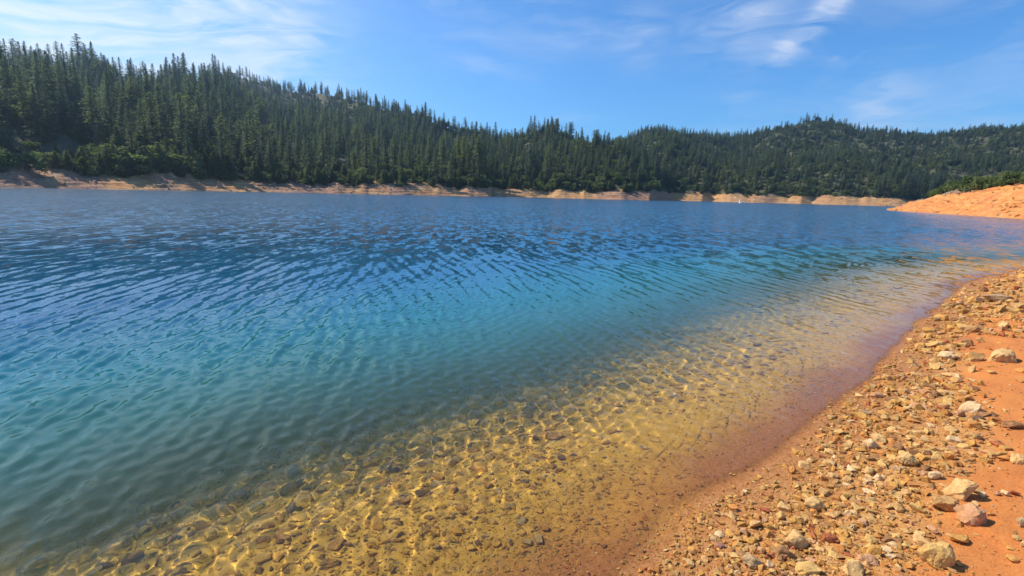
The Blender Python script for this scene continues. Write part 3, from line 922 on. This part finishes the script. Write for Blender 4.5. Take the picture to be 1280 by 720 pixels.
# the remaining forest as one mass: the same trees set out on points
pc = bpy.data.collections.new('forest_kinds')
idx_of = {}
for k in PROTO:
    for j, pr in enumerate(PROTO[k]):
        idx_of[(k, j)] = len(idx_of)
        o = bpy.data.objects.new('forest_kind_%02d' % idx_of[(k, j)], pr[3])
        pc.objects.link(o)
me = bpy.data.meshes.new('forest')
P = np.array([(items[i][2], items[i][3], items[i][4]) for i in rest], np.float32)
me.vertices.add(len(P)); me.vertices.foreach_set('co', P.ravel())
a = me.attributes.new('kindidx', 'INT', 'POINT'); a.data.foreach_set('value', np.array([idx_of[(items[i][0], items[i][1])] for i in rest], np.int32))
a = me.attributes.new('rotz', 'FLOAT_VECTOR', 'POINT'); a.data.foreach_set('vector', np.array([(0, 0, items[i][6]) for i in rest], np.float32).ravel())
a = me.attributes.new('scl', 'FLOAT_VECTOR', 'POINT'); a.data.foreach_set('vector', np.array([(items[i][5] * (1.08 + 0.30 * ((i * 7919) % 100) / 100),) * 2 + (items[i][5],) for i in rest], np.float32).ravel())
me.update()
forest = obj('forest', me, kind='stuff')
forest['label'] = 'dense conifer forest covering the hills behind the lake'
ng = bpy.data.node_groups.new('forest_on_points', 'GeometryNodeTree')
ng.interface.new_socket('Geometry', in_out='INPUT', socket_type='NodeSocketGeometry')
ng.interface.new_socket('Geometry', in_out='OUTPUT', socket_type='NodeSocketGeometry')
gi, go = ng.nodes.new('NodeGroupInput'), ng.nodes.new('NodeGroupOutput')
ci = ng.nodes.new('GeometryNodeCollectionInfo'); ci.inputs['Collection'].default_value = pc
ci.inputs['Separate Children'].default_value = True; ci.inputs['Reset Children'].default_value = True
ip = ng.nodes.new('GeometryNodeInstanceOnPoints'); ip.inputs['Pick Instance'].default_value = True


def named(tp, nm):
    nd = ng.nodes.new('GeometryNodeInputNamedAttribute'); nd.data_type = tp; nd.inputs['Name'].default_value = nm
    return nd.outputs['Attribute']


e2r = ng.nodes.new('FunctionNodeEulerToRotation')
L_ = ng.links.new
L_(gi.outputs[0], ip.inputs['Points']); L_(ci.outputs[0], ip.inputs['Instance']); L_(named('INT', 'kindidx'), ip.inputs['Instance Index'])
L_(named('FLOAT_VECTOR', 'rotz'), e2r.inputs[0]); L_(e2r.outputs[0], ip.inputs['Rotation']); L_(named('FLOAT_VECTOR', 'scl'), ip.inputs['Scale'])
L_(ip.outputs[0], go.inputs[0])
md = forest.modifiers.new('forest', 'NODES'); md.node_group = ng
print('forest', round(time.time() - T0, 1))

# ------------------------------------------------------------------ stones
def ico(sub):
    bm = bmesh.new(); bmesh.ops.create_icosphere(bm, subdivisions=sub, radius=1.0)
    V = np.array([v.co[:] for v in bm.verts]); Fq = np.array([[v.index for v in f.verts] for f in bm.faces]); bm.free()
    return V, Fq


ICO = {s_: ico(s_) for s_ in (1, 2, 3, 4)}


def rock_shape(seed, sub, planes=11, rough=0.05, flat=1.0):
    """a broken stone: the hull of a few random corners, edges worn, faces roughened"""
    g = np.random.default_rng(seed)
    npt = planes + 7 if sub > 1 else 8
    pts = g.normal(0, 1, (npt, 3)); pts /= np.linalg.norm(pts, axis=1)[:, None]
    pts *= g.uniform(0.8, 1.0, (npt, 1))
    lim = g.uniform(0.5, 0.85)
    pts[:, 2] = np.clip(pts[:, 2], -lim, lim + g.uniform(-.15, .1))
    bm = bmesh.new()
    for p in pts:
        bm.verts.new(p)
    r_ = bmesh.ops.convex_hull(bm, input=bm.verts[:])
    loose = [v for v in bm.verts if not v.link_faces]
    bmesh.ops.delete(bm, geom=loose, context='VERTS')
    if sub > 1:
        bmesh.ops.dissolve_limit(bm, angle_limit=rad(9), verts=bm.verts[:], edges=bm.edges[:])
        bmesh.ops.bevel(bm, geom=bm.edges[:], offset=0.05 + 0.07 * g.random(), segments=1, profile=0.6, affect='EDGES', clamp_overlap=True)
        bmesh.ops.triangulate(bm, faces=bm.faces[:])
        for cut in range(sub - 1):
            long_ = [e for e in bm.edges if e.calc_length() > (0.5, 0.28, 0.15)[cut]]
            bmesh.ops.subdivide_edges(bm, edges=long_, cuts=1, use_grid_fill=True)
            bmesh.ops.triangulate(bm, faces=[f for f in bm.faces if len(f.verts) > 3])
    bmesh.ops.recalc_face_normals(bm, faces=bm.faces[:])
    bm.verts.index_update()
    P = np.array([v.co[:] for v in bm.verts]); Fq = np.array([[v.index for v in f.verts] for f in bm.faces if len(f.verts) == 3])
    bm.free()
    if rough and sub > 1:
        o_ = g.uniform(0, 50)
        f1 = fbm(P[:, 0] * 2.2 + o_, P[:, 1] * 2.2 + P[:, 2] * 1.6, seed, 5, 0.62) + fbm(P[:, 2] * 2.7 - o_, P[:, 0] * 2.0 - P[:, 1], seed + 9, 5, 0.62)
        P = P * (1 + rough * f1)[:, None]
    ext = np.abs(P).max(axis=0)
    return P / ext * 0.85, Fq


def sharp_me(name, P, Fq, m):
    me = mesh_np(name, P, Fq, m, True)
    try:
        me.set_sharp_from_angle(angle=rad(24))
    except Exception:
        pass
    return me


def rotz(a):
    c_, s_ = math.cos(a), math.sin(a)
    return np.array([[c_, -s_, 0], [s_, c_, 0], [0, 0, 1]])


taken = []     # (x, y, radius) of the stones already set


def land_hit(px_, py_):
    z_ = 0.1
    for _ in range(8):
        p_, t_ = ground_hit(px_, py_, z_)
        z_ = float(near_z(np.array([p_[0]]), np.array([p_[1]]), False)[0])
    return p_, t_, z_


LAND = [  # px, py, width px, height px, colour, label, tilt
    (1252, 446, 40, 17, 'cream', 'long pale bone-shaped stone on the red clay beside a tan lump', 0.1),
    (1220, 448, 20, 13, 'tan', 'tan lump of stone just left of the long bone-shaped stone', 0.2),
    (1183, 446, 27, 13, 'white', 'pale domed stone standing alone at the edge of gravel and clay', 0.1),
    (1247, 374, 34, 12, 'grey', 'long grey slab with a black shadow at the foot of the stony mound', 0.15),
    (1268, 383, 20, 9, 'tan', 'blunt tan stone on clay just in front of the long grey slab', 0.1),
    (1209, 413, 27, 11, 'tan', 'tilted flat tan stone with a dark hollow beneath it', 0.35),
    (1226, 405, 12, 4, 'grey', 'thin grey sliver poking out behind the tilted flat tan stone', 0.3),
    (1176, 398, 16, 9, 'ochre', 'ochre block at the waterline left of the tilted flat stone', 0.1),
    (1162, 414, 16, 8, 'ochre', 'ochre wedge at the waterline in front of the ochre block', 0.2),
    (1166, 431, 24, 9, 'yellowish', 'yellowish flat slab behind the pale domed stone', 0.05),
    (1201, 431, 16, 6, 'yellowish', 'small yellow flat stone behind and right of the pale domed stone', 0.05),
    (1133, 576, 29, 18, 'cream', 'large smooth cream stone alone in the middle of the gravel strip', 0.1),
    (1089, 556, 20, 13, 'white', 'whitish angular stone left of the large smooth cream stone', 0.15),
    (1212, 511, 26, 13, 'white', 'whitish flat stone propped over a dark gap near the clay', 0.15),
    (1172, 473, 15, 9, 'tan', 'tan pointed stone with a dark side in front of the pale domed stone', 0.3),
    (1183, 491, 24, 7, 'cream', 'low cream slab flush with the gravel behind the propped whitish stone', 0.03),
    (1118, 505, 20, 11, 'ochre', 'ochre stone with a jet black shadow in the upper gravel', 0.2),
    (1262, 531, 28, 11, 'brown', 'flat dark brown stone lying alone on the red clay', 0.1),
    (1273, 573, 22, 15, 'cream', 'cream stone cut off by the edge of the view beside an ochre pebble', 0.1),
    (1252, 567, 15, 8, 'ochre', 'ochre pebble touching the cream stone at the edge of the view', 0.1),
    (1217, 547, 20, 10, 'tan', 'tan stone with a dark right end on the gravel margin', 0.1),
    (1199, 614, 40, 28, 'cream', 'big pale block with a black right face, rearmost of the three big stones', 0.2),
    (1182, 631, 36, 20, 'tan', 'mottled tan boulder in front and left of the big pale block', 0.1),
    (1212, 645, 38, 27, 'pinkish', 'rough pinkish boulder, foremost of the three big stones', 0.15),
    (1169, 698, 40, 30, 'yellowish', 'big yellow-grey boulder with a chipped dark end by the clay', 0.25),
    (1198, 673, 26, 11, 'ochre', 'low ochre slab with a dark tip between pinkish and yellow-grey boulders', 0.1),
    (1016, 631, 28, 16, 'cream', 'cream notched stone over a wide black shadow', 0.25),
    (993, 676, 34, 24, 'cream', 'cream topped angular rock leaning on a flat brown slab', 0.3),
    (976, 692, 30, 17, 'brown', 'flat brown slab in front of the cream topped rock', 0.15),
    (940, 703, 26, 20, 'grey', 'speckled grey-white stone with a dark front low in the gravel', 0.3),
    (1009, 714, 36, 15, 'yellowish', 'wide golden yellow stone at the bottom edge of the beach', 0.05),
    (1066, 714, 34, 20, 'cream', 'wide cream slab at the bottom edge of the beach', 0.1),
    (1084, 702, 26, 13, 'pinkish', 'pinkish flat stone leaning on the wide cream slab', 0.2),
    (1092, 690, 14, 20, 'ochre', 'upright ochre splinter behind the pinkish flat stone', 0.3),
    (1036, 674, 22, 12, 'red', 'brick red angular stone among pale gravel', 0.2),
    (945, 656, 18, 13, 'cream', 'pale cream stone, left one of a close pair', 0.15),
    (960, 659, 13, 10, 'ochre', 'ochre stone, right one of a close pair', 0.15),
    (941, 676, 16, 11, 'ochre', 'ochre stone in front of the close pair', 0.15),
    (955, 637, 17, 6, 'red', 'thin reddish flat stone with a black underside', 0.1),
    (901, 683, 11, 6, 'purple', 'small dull purple stone on the damp sand', 0.05),
    (1086, 590, 16, 11, 'cream', 'cream cube-like stone with a dark side', 0.2),
    (1099, 598, 18, 10, 'white', 'white wedge stone just right of the cream cube-like stone', 0.2),
    (1040, 596, 16, 8, 'cream', 'small cream oval stone near the damp sand', 0.05),
    (1178, 582, 18, 9, 'ochre', 'ochre lens-shaped stone behind the big pale block', 0.05),
    (1168, 595, 17, 11, 'white', 'white chipped stone behind the mottled tan boulder', 0.2),
    (1153, 594, 14, 8, 'pinkish', 'pinkish pebble left of the white chipped stone', 0.1),
    (1187, 571, 14, 9, 'orange', 'orange stone with a dark right end behind the ochre lens', 0.1),
    (1060, 642, 11, 9, 'white', 'small bright white stone in the middle of the lower gravel', 0.1),
    (1120, 683, 12, 8, 'white', 'small white stone left of the big yellow-grey boulder', 0.1),
    (1112, 697, 15, 7, 'white', 'white oval pebble in front of the small white stone', 0.0),
    (1025, 687, 15, 6, 'cream', 'cream finger-shaped pebble below the brick red stone', 0.05),
    (1121, 634, 16, 14, 'tan', 'squarish tan stone left of the mottled boulder', 0.1),
    (1227, 619, 10, 8, 'white', 'small white pebble right of the big pale block', 0.1),
    (1246, 618, 9, 6, 'pinkish', 'tiny pink pebble alone on the red clay', 0.0),
    (1276, 655, 14, 12, 'grey', 'grey-tan stone on clay at the right edge of the view', 0.1),
    (1278, 682, 10, 8, 'cream', 'small cream stone on clay in the lower right corner', 0.0),
    (1222, 523, 16, 7, 'dark', 'dark brown stone below the propped whitish stone', 0.1),
    (1046, 548, 10, 8, 'orange', 'orange block with a black shadow near the damp sand', 0.1),
    (1194, 383, 8, 6, 'dark', 'dark rotten lump at the waterline near the stony mound', 0.2),
    (1273, 414, 14, 5, 'cream', 'cream sliver with a dark end on the red clay', 0.1),
]
STONE_NOTE = []


def put_stone(x, y, wd, dp, hh, colour, label, tilt, seed, sub, group=None, sink=0.20, m=None, name='stone', turn=None):
    P, Fq = rock_shape(seed, sub, planes=8 + seed % 7, rough=0.17)
    g = np.random.default_rng(seed + 5000)
    P = P * np.array([wd / 2, dp / 2, hh / 2]) / 0.82
    ax = g.uniform(-tilt, tilt); ay = tilt * g.choice([-1, 1]) * 0.7
    Rx = np.array([[1, 0, 0], [0, math.cos(ax), -math.sin(ax)], [0, math.sin(ax), math.cos(ax)]])
    Ry = np.array([[math.cos(ay), 0, math.sin(ay)], [0, 1, 0], [-math.sin(ay), 0, math.cos(ay)]])
    P = P @ Rx.T @ Ry.T @ rotz(g.uniform(-.5, .5) if turn is None else turn).T
    zg = float(near_z(np.array([x]), np.array([y]))[0])
    me = sharp_me(name, P, Fq, m or M_stone[colour])
    o = obj(name, me, label=label, cat='stone', group=group, loc=(x, y, zg - P[:, 2].min() * (1 - 2 * sink) if sink < 0.5 else zg))
    o.cycles.is_caustics_receiver = True
    taken.append((x, y, max(wd, dp) / 2))
    return o


for i, (px_, py_, wp, hp, colr, lab, tilt) in enumerate(LAND):
    p_, t_, z_ = land_hit(px_, py_ + hp * 0.25)
    wd = wp / F * t_
    hh = max(hp / F * t_ * 1.05, wd * 0.25)
    put_stone(p_[0], p_[1], wd * 0.98, wd * 0.68, hh * 0.95, colr, lab, tilt, 400 + i, 4 if wp >= 20 else 3, group='single stones on the beach')
    STONE_NOTE.append((p_[0], p_[1], lab))

# smaller stones of the strip: 130 more that can be told apart by where they lie
LANDNAMES = ['long bone-shaped stone', 'tan lump beside the bone-shaped stone', 'pale domed stone', 'long grey slab', 'blunt tan stone below the grey slab', 'tilted flat tan stone', None, 'ochre waterline block', None,
             'yellowish flat slab', None, 'large smooth cream stone', 'whitish angular stone', 'propped whitish stone', 'tan pointed stone', 'low cream slab', 'ochre stone with jet black shadow', 'flat dark brown stone',
             None, None, 'tan stone on the gravel margin', 'big pale block', 'mottled tan boulder', 'rough pinkish boulder', 'big yellow-grey boulder', 'low ochre slab', 'cream notched stone', 'cream topped rock',
             None, 'speckled grey-white stone', 'wide golden yellow stone', 'wide cream slab', None, None, 'brick red stone', 'close pale and ochre pair', None, None, 'thin reddish flat stone', 'small purple stone', 'cream cube-like stone',
             None, 'small cream oval stone', 'ochre lens-shaped stone', 'white chipped stone']
land_px = np.array([(l[0], l[1]) for l in LAND], float)
used_labels = set(l[5] for l in LAND)
sr = np.random.default_rng(21)


def free_spot(x, y, r):
    return all((x - a_) ** 2 + (y - b_) ** 2 > (r + c_) ** 2 * 0.8 for a_, b_, c_ in taken)


def auto_label(px_, py_, colr, size):
    ok_ = [k for k in range(len(LANDNAMES)) if LANDNAMES[k]]
    ds = [(np.hypot(*(land_px[k] - (px_, py_))), k) for k in ok_]
    for _, k in sorted(ds)[:9]:
        dx, dy = px_ - land_px[k][0], (py_ - land_px[k][1]) * 1.4
        dist_ = 'close ' if math.hypot(dx, dy) < 26 else ('a little way ' if math.hypot(dx, dy) < 55 else 'well ')
        rel = ('to the right of' if dx > 0 else 'to the left of') if abs(dx) > abs(dy) else ('in front of' if dy > 0 else 'behind')
        lab = f"{size} {colr} stone {dist_}{rel} the {LANDNAMES[k]}"
        if lab not in used_labels and len(lab.split()) <= 16:
            used_labels.add(lab)
            return lab
    return None


count = 0
tries = 0
while count < 135 and tries < 6000:
    tries += 1
    px_, py_ = sr.uniform(860, 1279), sr.uniform(340, 718)
    p_, t_, z_ = land_hit(px_, py_)
    d_ = float(shore_dist(np.array([p_[0]]), np.array([p_[1]]))[0])
    if d_ < 0.12:
        continue
    cdm = float(clay_dist(np.array([p_[0]]), np.array([p_[1]]))[0])
    if cdm > 0.02 and sr.random() > 0.10:
        continue
    if d_ < 0.28 and sr.random() < 0.5:
        continue
    wp = sr.uniform(9, 15) if sr.random() < 0.75 else sr.uniform(14, 20)
    if py_ < 400:
        wp *= 0.85
    wd = wp / F * t_
    if not free_spot(p_[0], p_[1], wd * 0.5):
        continue
    colr = sr.choice(['cream', 'white', 'tan', 'ochre', 'yellowish', 'pinkish', 'brown', 'red', 'orange', 'grey'], p=[.18, .07, .16, .20, .17, .05, .05, .02, .08, .02])
    size = 'small' if wp < 12.5 else 'medium'
    lab = auto_label(px_, py_, colr, size)
    if lab is None:
        continue
    put_stone(p_[0], p_[1], wd, wd * sr.uniform(.6, .95), wd * sr.uniform(.38, .72), colr, lab, sr.uniform(0.02, 0.25), 900 + count, 3, group='smaller stones in the gravel strip', turn=sr.uniform(0, 6.28))
    count += 1
print('beach stones', count, tries, round(time.time() - T0, 1))

# stones on the lake bed, seen through the clear water
SUBL = []
count = tries = 0
SUBN = {'ochre': 'ochre', 'golden': 'golden', 'brown': 'brown', 'dark': 'dark', 'grey': 'grey', 'pale': 'pale'}
zones = [(0, 250, "in the water's lower left corner"), (250, 420, 'left of the golden shallows'), (420, 560, 'in the left golden shallows'), (560, 690, 'in the middle golden shallows'),
         (690, 820, 'beside the damp sand'), (820, 1000, 'off the reddish wet gravel'), (1000, 1300, "off the beach's far end")]
while count < 105 and tries < 4000:
    tries += 1
    px_, py_ = sr.uniform(120, 1040), sr.uniform(440, 719)
    p_, t_ = ground_hit(px_, py_, -0.2)
    d_ = -float(shore_dist(np.array([p_[0]]), np.array([p_[1]]))[0])
    if not (0.45 < d_ < 2.7):
        continue
    wd = sr.uniform(0.045, 0.09) if sr.random() < 0.8 else sr.uniform(0.09, 0.14)
    if d_ < 0.9:
        wd *= 0.7
    if wd / t_ * F < 10 or not free_spot(p_[0], p_[1], wd * 0.45):
        continue
    colr = sr.choice(list(SUBPAL), p=[.38, .28, .20, .06, .04, .04])
    zn = next(t__ for a_, b_, t__ in zones if a_ <= px_ < b_)
    row = 'nearest' if py_ > 660 else ('midway out' if py_ > 560 else 'farther out')
    size = 'large' if wd > 0.12 else ('small' if wd < 0.075 else 'medium')
    lab = f"{size} {SUBN[colr]} submerged stone {zn}, {row}"
    SUBL.append((put_stone(p_[0], p_[1], wd, wd * sr.uniform(.6, .95), wd * sr.uniform(.4, .65), colr, lab, sr.uniform(0.02, 0.25), 1500 + count, 3, group='stones on the lake bed in the shallows', m=M_sub[colr], name='submerged_stone', turn=sr.uniform(0, 6.28)), lab, px_))
    count += 1
for k_, l_ in ordered({n_: (q[1], q[2]) for n_, q in enumerate(SUBL)}).items():
    SUBL[k_][0]['label'] = l_
print('bed stones', count, tries, round(time.time() - T0, 1))

TEMPL = [rock_shape(3000 + k, 1, 8, 0.0) for k in range(14)]
BASE20 = None


def pebble_mesh(name, xy, zc_, size, flat, tints, m, g, kind_sub):
    nT = len(TEMPL)
    which = g.integers(nT, size=len(xy))
    vs, fs, cs, off = [], [], [], 0
    for k in range(nT):
        sel = np.where(which == k)[0]
        if not len(sel):
            continue
        P, Fq = TEMPL[k]
        an = g.uniform(0, 6.283, len(sel)); tl = g.normal(0, .3, len(sel)); s_ = size[sel]
        q = P[None] * np.stack([s_, s_ * g.uniform(.6, .95, len(sel)), s_ * flat[sel]], -1)[:, None, :]
        x_ = q[..., 0] * np.cos(tl)[:, None] + q[..., 2] * np.sin(tl)[:, None]
        z_ = -q[..., 0] * np.sin(tl)[:, None] + q[..., 2] * np.cos(tl)[:, None]
        X_ = x_ * np.cos(an)[:, None] - q[..., 1] * np.sin(an)[:, None]
        Y_ = x_ * np.sin(an)[:, None] + q[..., 1] * np.cos(an)[:, None]
        V = np.stack([X_ + xy[sel, 0][:, None], Y_ + xy[sel, 1][:, None], z_ + zc_[sel][:, None]], -1)
        nv = P.shape[0]
        vs.append(V.reshape(-1, 3))
        fs.append((Fq[None] + (np.arange(len(sel)) * nv)[:, None, None] + off).reshape(-1, 3)); off += nv * len(sel)
        cs.append(np.repeat(np.concatenate([tints[sel], np.ones((len(sel), 1))], 1), nv, axis=0))
    me = mesh_np(name, np.vstack(vs), np.vstack(fs), m, False, {'tint': ('FLOAT_COLOR', np.vstack(cs))})
    o = obj(name, me, kind='stuff')
    o.cycles.is_caustics_receiver = True
    return o


def polar_pts(g, N, r0, r1, a0, a1, pw=0.0):
    r = np.exp(g.uniform(math.log(r0), math.log(r1), N)); a_ = np.radians(g.uniform(a0, a1, N))
    return np.stack([r * np.sin(a_), r * np.cos(a_)], -1), r


pg = np.random.default_rng(5)
ICO1 = ICO[1]
TEMPL = []
for k in range(14):                     # 20 to 80 faces each: cheap angular chips
    g = np.random.default_rng(3100 + k)
    P, Fq = rock_shape(3000 + k, 1, 7, 0.0)
    TEMPL.append((P, Fq))
palette = np.array([PAL[c_] for c_ in ('cream', 'white', 'tan', 'ochre', 'yellowish', 'pinkish', 'brown', 'red', 'orange', 'grey')])
pw_ = np.array([.09, .025, .13, .26, .19, .035, .08, .04, .16, .005]); pw_ /= pw_.sum()

xy, r = polar_pts(pg, 190000, 1.7, 24, -5, 58)
d_ = shore_dist(xy[:, 0], xy[:, 1]); cdm = clay_dist(xy[:, 0], xy[:, 1])
zg = near_z(xy[:, 0], xy[:, 1])
patch = fbm(xy[:, 0] * 1.6, xy[:, 1] * 1.6, 61, 3)
dens = np.where(d_ < 0, 0, 0.60 + 0.40 * smooth(0.02, 0.4, d_ + 0.25 * patch)) * (1 - smooth(-0.15, 0.2, cdm)) + 0.035
dens = np.clip(dens * (0.8 + 1.0 * patch), 0.012, 1) * (d_ > 0.02)
dens = np.where((r > 8.5) & (d_ > 0.1) & (d_ < 2.5), np.maximum(dens, 0.6), dens)
keep = pg.random(len(xy)) < dens * 0.62
xy, r, zg, d_ = xy[keep], r[keep], zg[keep], d_[keep]
sz = np.clip(0.0058 * (1 + pg.pareto(1.75, len(xy))), 0.005, 0.036) * np.clip(r / 3.4, 0.85, 2.6)
sz *= np.where(d_ < 0.25, 0.75, 1.0)
tint = palette[pg.choice(len(palette), len(xy), p=pw_)] * pg.uniform(0.75, 1.15, (len(xy), 1))
pebble_mesh('gravel', xy, zg + sz * 0.18, sz, pg.uniform(.4, .95, len(xy)), tint, M_gravel, pg, False)

xy, r = polar_pts(pg, 60000, 1.7, 14, 18, 56)
cdm = clay_dist(xy[:, 0], xy[:, 1])
keep = (cdm > -0.3) & (pg.random(len(xy)) < 0.55 * np.clip(0.6 + fbm(xy[:, 0] * 3, xy[:, 1] * 3, 67, 3), 0.1, 1))
xy, r = xy[keep], r[keep]
sz = np.clip(0.0022 * (1 + pg.pareto(2.4, len(xy))), 0.002, 0.012) * np.clip(r / 3.4, 0.85, 2.4)
tint = np.array([0.60, 0.215, 0.045]) * pg.uniform(0.7, 1.15, (len(xy), 1)) + np.array([0.02, 0.09, 0.04]) * pg.random((len(xy), 1)) ** 3
pebble_mesh('clay_crumbs', xy, near_z(xy[:, 0], xy[:, 1]) + sz * 0.2, sz, pg.uniform(.5, .95, len(xy)), tint, M_gravel, pg, False)
print('gravel', len(xy), round(time.time() - T0, 1))

xy, r = polar_pts(pg, 145000, 1.6, 14, -62, 50)
d_ = -shore_dist(xy[:, 0], xy[:, 1]); zg = near_z(xy[:, 0], xy[:, 1])
patch = fbm(xy[:, 0] * 1.2, xy[:, 1] * 1.2, 63, 3)
keep = (d_ > -0.12) & (d_ < 3.2) & (pg.random(len(xy)) < np.clip(0.55 + 1.0 * patch, 0.15, 1.0) * np.where(d_ < 0.6, 0.9, 0.55))
xy, r, zg, d_ = xy[keep], r[keep], zg[keep], d_[keep]
sz = np.clip(0.0062 * (1 + pg.pareto(1.8, len(xy))), 0.005, 0.038) * np.clip(r / 3.4, 0.85, 2.5)
sz = np.where(d_ < 0.8, np.clip(sz * 0.75, 0.006, 0.020), sz)
sp = np.array([SUBPAL[c_] for c_ in ('ochre', 'golden', 'brown', 'grey', 'pale', 'dark')])
tint = sp[pg.choice(6, len(xy), p=[.40, .26, .22, .03, .05, .04])] * pg.uniform(0.7, 1.15, (len(xy), 1))
redm = smooth(0.8, 0.1, d_)[:, None]
tint = tint * (1 - redm) + redm * palette[pg.choice(len(palette), len(xy), p=pw_)] * np.array([0.95, 0.84, 0.70])
pebble_mesh('lake_bed_gravel', xy, zg + sz * 0.15, sz, pg.uniform(.4, .8, len(xy)), tint, M_bedgravel, pg, True)
print('bed gravel', len(xy), round(time.time() - T0, 1))

# rubble lying on the bare banks across the water
rg = np.random.default_rng(9)
rub_xy, rub_z, rub_s, rub_t = [], [], [], []
for hill, a0_, a1_, n_ in ((hillA, az_of(-60), az_of(618), 2600), (hillB, az_of(600), az_of(818), 900), (hillC, az_of(800), az_of(1190), 1300)):
    a_ = rg.uniform(a0_, a1_, n_); m_ = rg.uniform(0, 1.15, n_) ** 0.8 * hill.bank_h * 3.4
    keep = fbm(a_ * 70, m_ * 0.08, hill.seed + 50, 3) > -0.12
    a_, m_ = a_[keep], m_[keep]
    d_ = hill.S(a_) + m_
    rub_xy.append(np.stack([d_ * np.sin(a_), d_ * np.cos(a_)], -1)); rub_z.append(hill.z(a_, d_))
    rub_s.append(np.clip(0.16 * (1 + rg.pareto(1.9, len(a_))), 0.12, 0.95))
    wm_ = np.clip(np.interp(a_, [q[0] for q in hill.warm], [q[1] for q in hill.warm]), 0, 1)[:, None]
    rub_t.append(((1 - wm_) * np.array([0.33, 0.27, 0.22]) + wm_ * np.array([0.58, 0.42, 0.24])) * rg.uniform(0.6, 1.2, (len(a_), 1)))  # rubble follows the bank's tone, painted shade included
n_ = 6500
a_ = rg.uniform(E_a[1], E_a[-2], n_); m_ = rg.uniform(0.2, 27, n_)
dens_ = fbm(a_ * 40, m_ * 0.22, 81, 3) + 0.35 * smooth(19, 24, m_) + 0.25 * smooth(3, 0, m_) + 0.3 * smooth(az_of(1215), az_of(1255), a_) * smooth(9, 5, m_)
keep = dens_ > 0.16
a_, m_ = a_[keep], m_[keep]
d_ = np.interp(a_, E_a, E_d) + m_
rub_xy.append(np.stack([d_ * np.sin(a_), d_ * np.cos(a_)], -1)); rub_z.append(point_z(a_, d_))
rub_s.append(np.clip(0.05 * (1 + rg.pareto(1.6, len(a_))), 0.04, 0.42))
gm_ = smooth(20, 25, m_)[:, None]
rub_t.append((palette[rg.choice(len(palette), len(a_), p=pw_)] * (1 - gm_) + gm_ * np.array([0.46, 0.40, 0.33])) * rg.uniform(0.7, 1.15, (len(a_), 1)))
sz = np.concatenate(rub_s)
pebble_mesh('bank_rubble', np.vstack(rub_xy), np.concatenate(rub_z) + sz * 0.1, sz, rg.uniform(.4, .85, len(sz)), np.vstack(rub_t), M_gravel, rg, False)

# ------------------------------------------------------------------ buoy off the far shore
M_white, t, b = mat('white_paint')
b.inputs['Base Color'].default_value = (0.8, 0.8, 0.78, 1); b.inputs['Roughness'].default_value = 0.4
M_band, t, b = mat('orange_paint')
b.inputs['Base Color'].default_value = (0.7, 0.16, 0.03, 1); b.inputs['Roughness'].default_value = 0.45


def lathe(prof, k=16):
    an = np.arange(k) * 2 * np.pi / k
    V = np.array([(r_ * math.cos(a_), r_ * math.sin(a_), z_) for r_, z_ in prof for a_ in an])
    Fq = [(i * k + j, i * k + (j + 1) % k, (i + 1) * k + (j + 1) % k, (i + 1) * k + j) for i in range(len(prof) - 1) for j in range(k)]
    return V, np.array(Fq)


a_ = az_of(925, 252)
bd = 330.0
e = obj('buoy', None, label='small white marker buoy floating before the pale far bank', cat='buoy', loc=(bd * math.sin(a_), bd * math.cos(a_), 0))
V, Fq = lathe([(0.001, -0.9), (0.30, -0.85), (0.34, 0.2), (0.34, 1.5), (0.30, 1.75), (0.12, 1.95), (0.001, 2.0)])
obj('float', mesh_np('float', V, Fq, M_white, True), e)
V, Fq = lathe([(0.30, 1.20), (0.352, 1.205), (0.352, 1.34), (0.30, 1.345)])
obj('band', mesh_np('band', V, Fq, M_band, True), e)
V, Fq = lathe([(0.62, -0.25), (0.72, -0.1), (0.72, 0.12), (0.62, 0.26), (0.33, 0.28)])
obj('collar', mesh_np('collar', V, Fq, M_white, True), e)
# ------------------------------------------------------------------ the air over the lake
bm = bmesh.new(); bmesh.ops.create_cube(bm, size=1.0)
for v in bm.verts:
    v.co = Vector((v.co.x * 4900, 900 + v.co.y * 3100, (v.co.z + 0.5) * 300 - 9.0))
me = bpy.data.meshes.new('haze'); bm.to_mesh(me); bm.free()
M_haze = bpy.data.materials.new('haze')
M_haze.use_nodes = True
t = NT(M_haze.node_tree); M_haze.node_tree.nodes.clear()
hv = t.n('ShaderNodeVolumePrincipled', None, Color=(0.50, 0.74, 1.0), Density=0.00017, Anisotropy=0.6)
M_haze.node_tree.links.new(hv.outputs[0], t.n('ShaderNodeOutputMaterial').inputs['Volume'])
me.materials.append(M_haze)
obj('haze', me, kind='stuff')
print('done', round(time.time() - T0, 1))
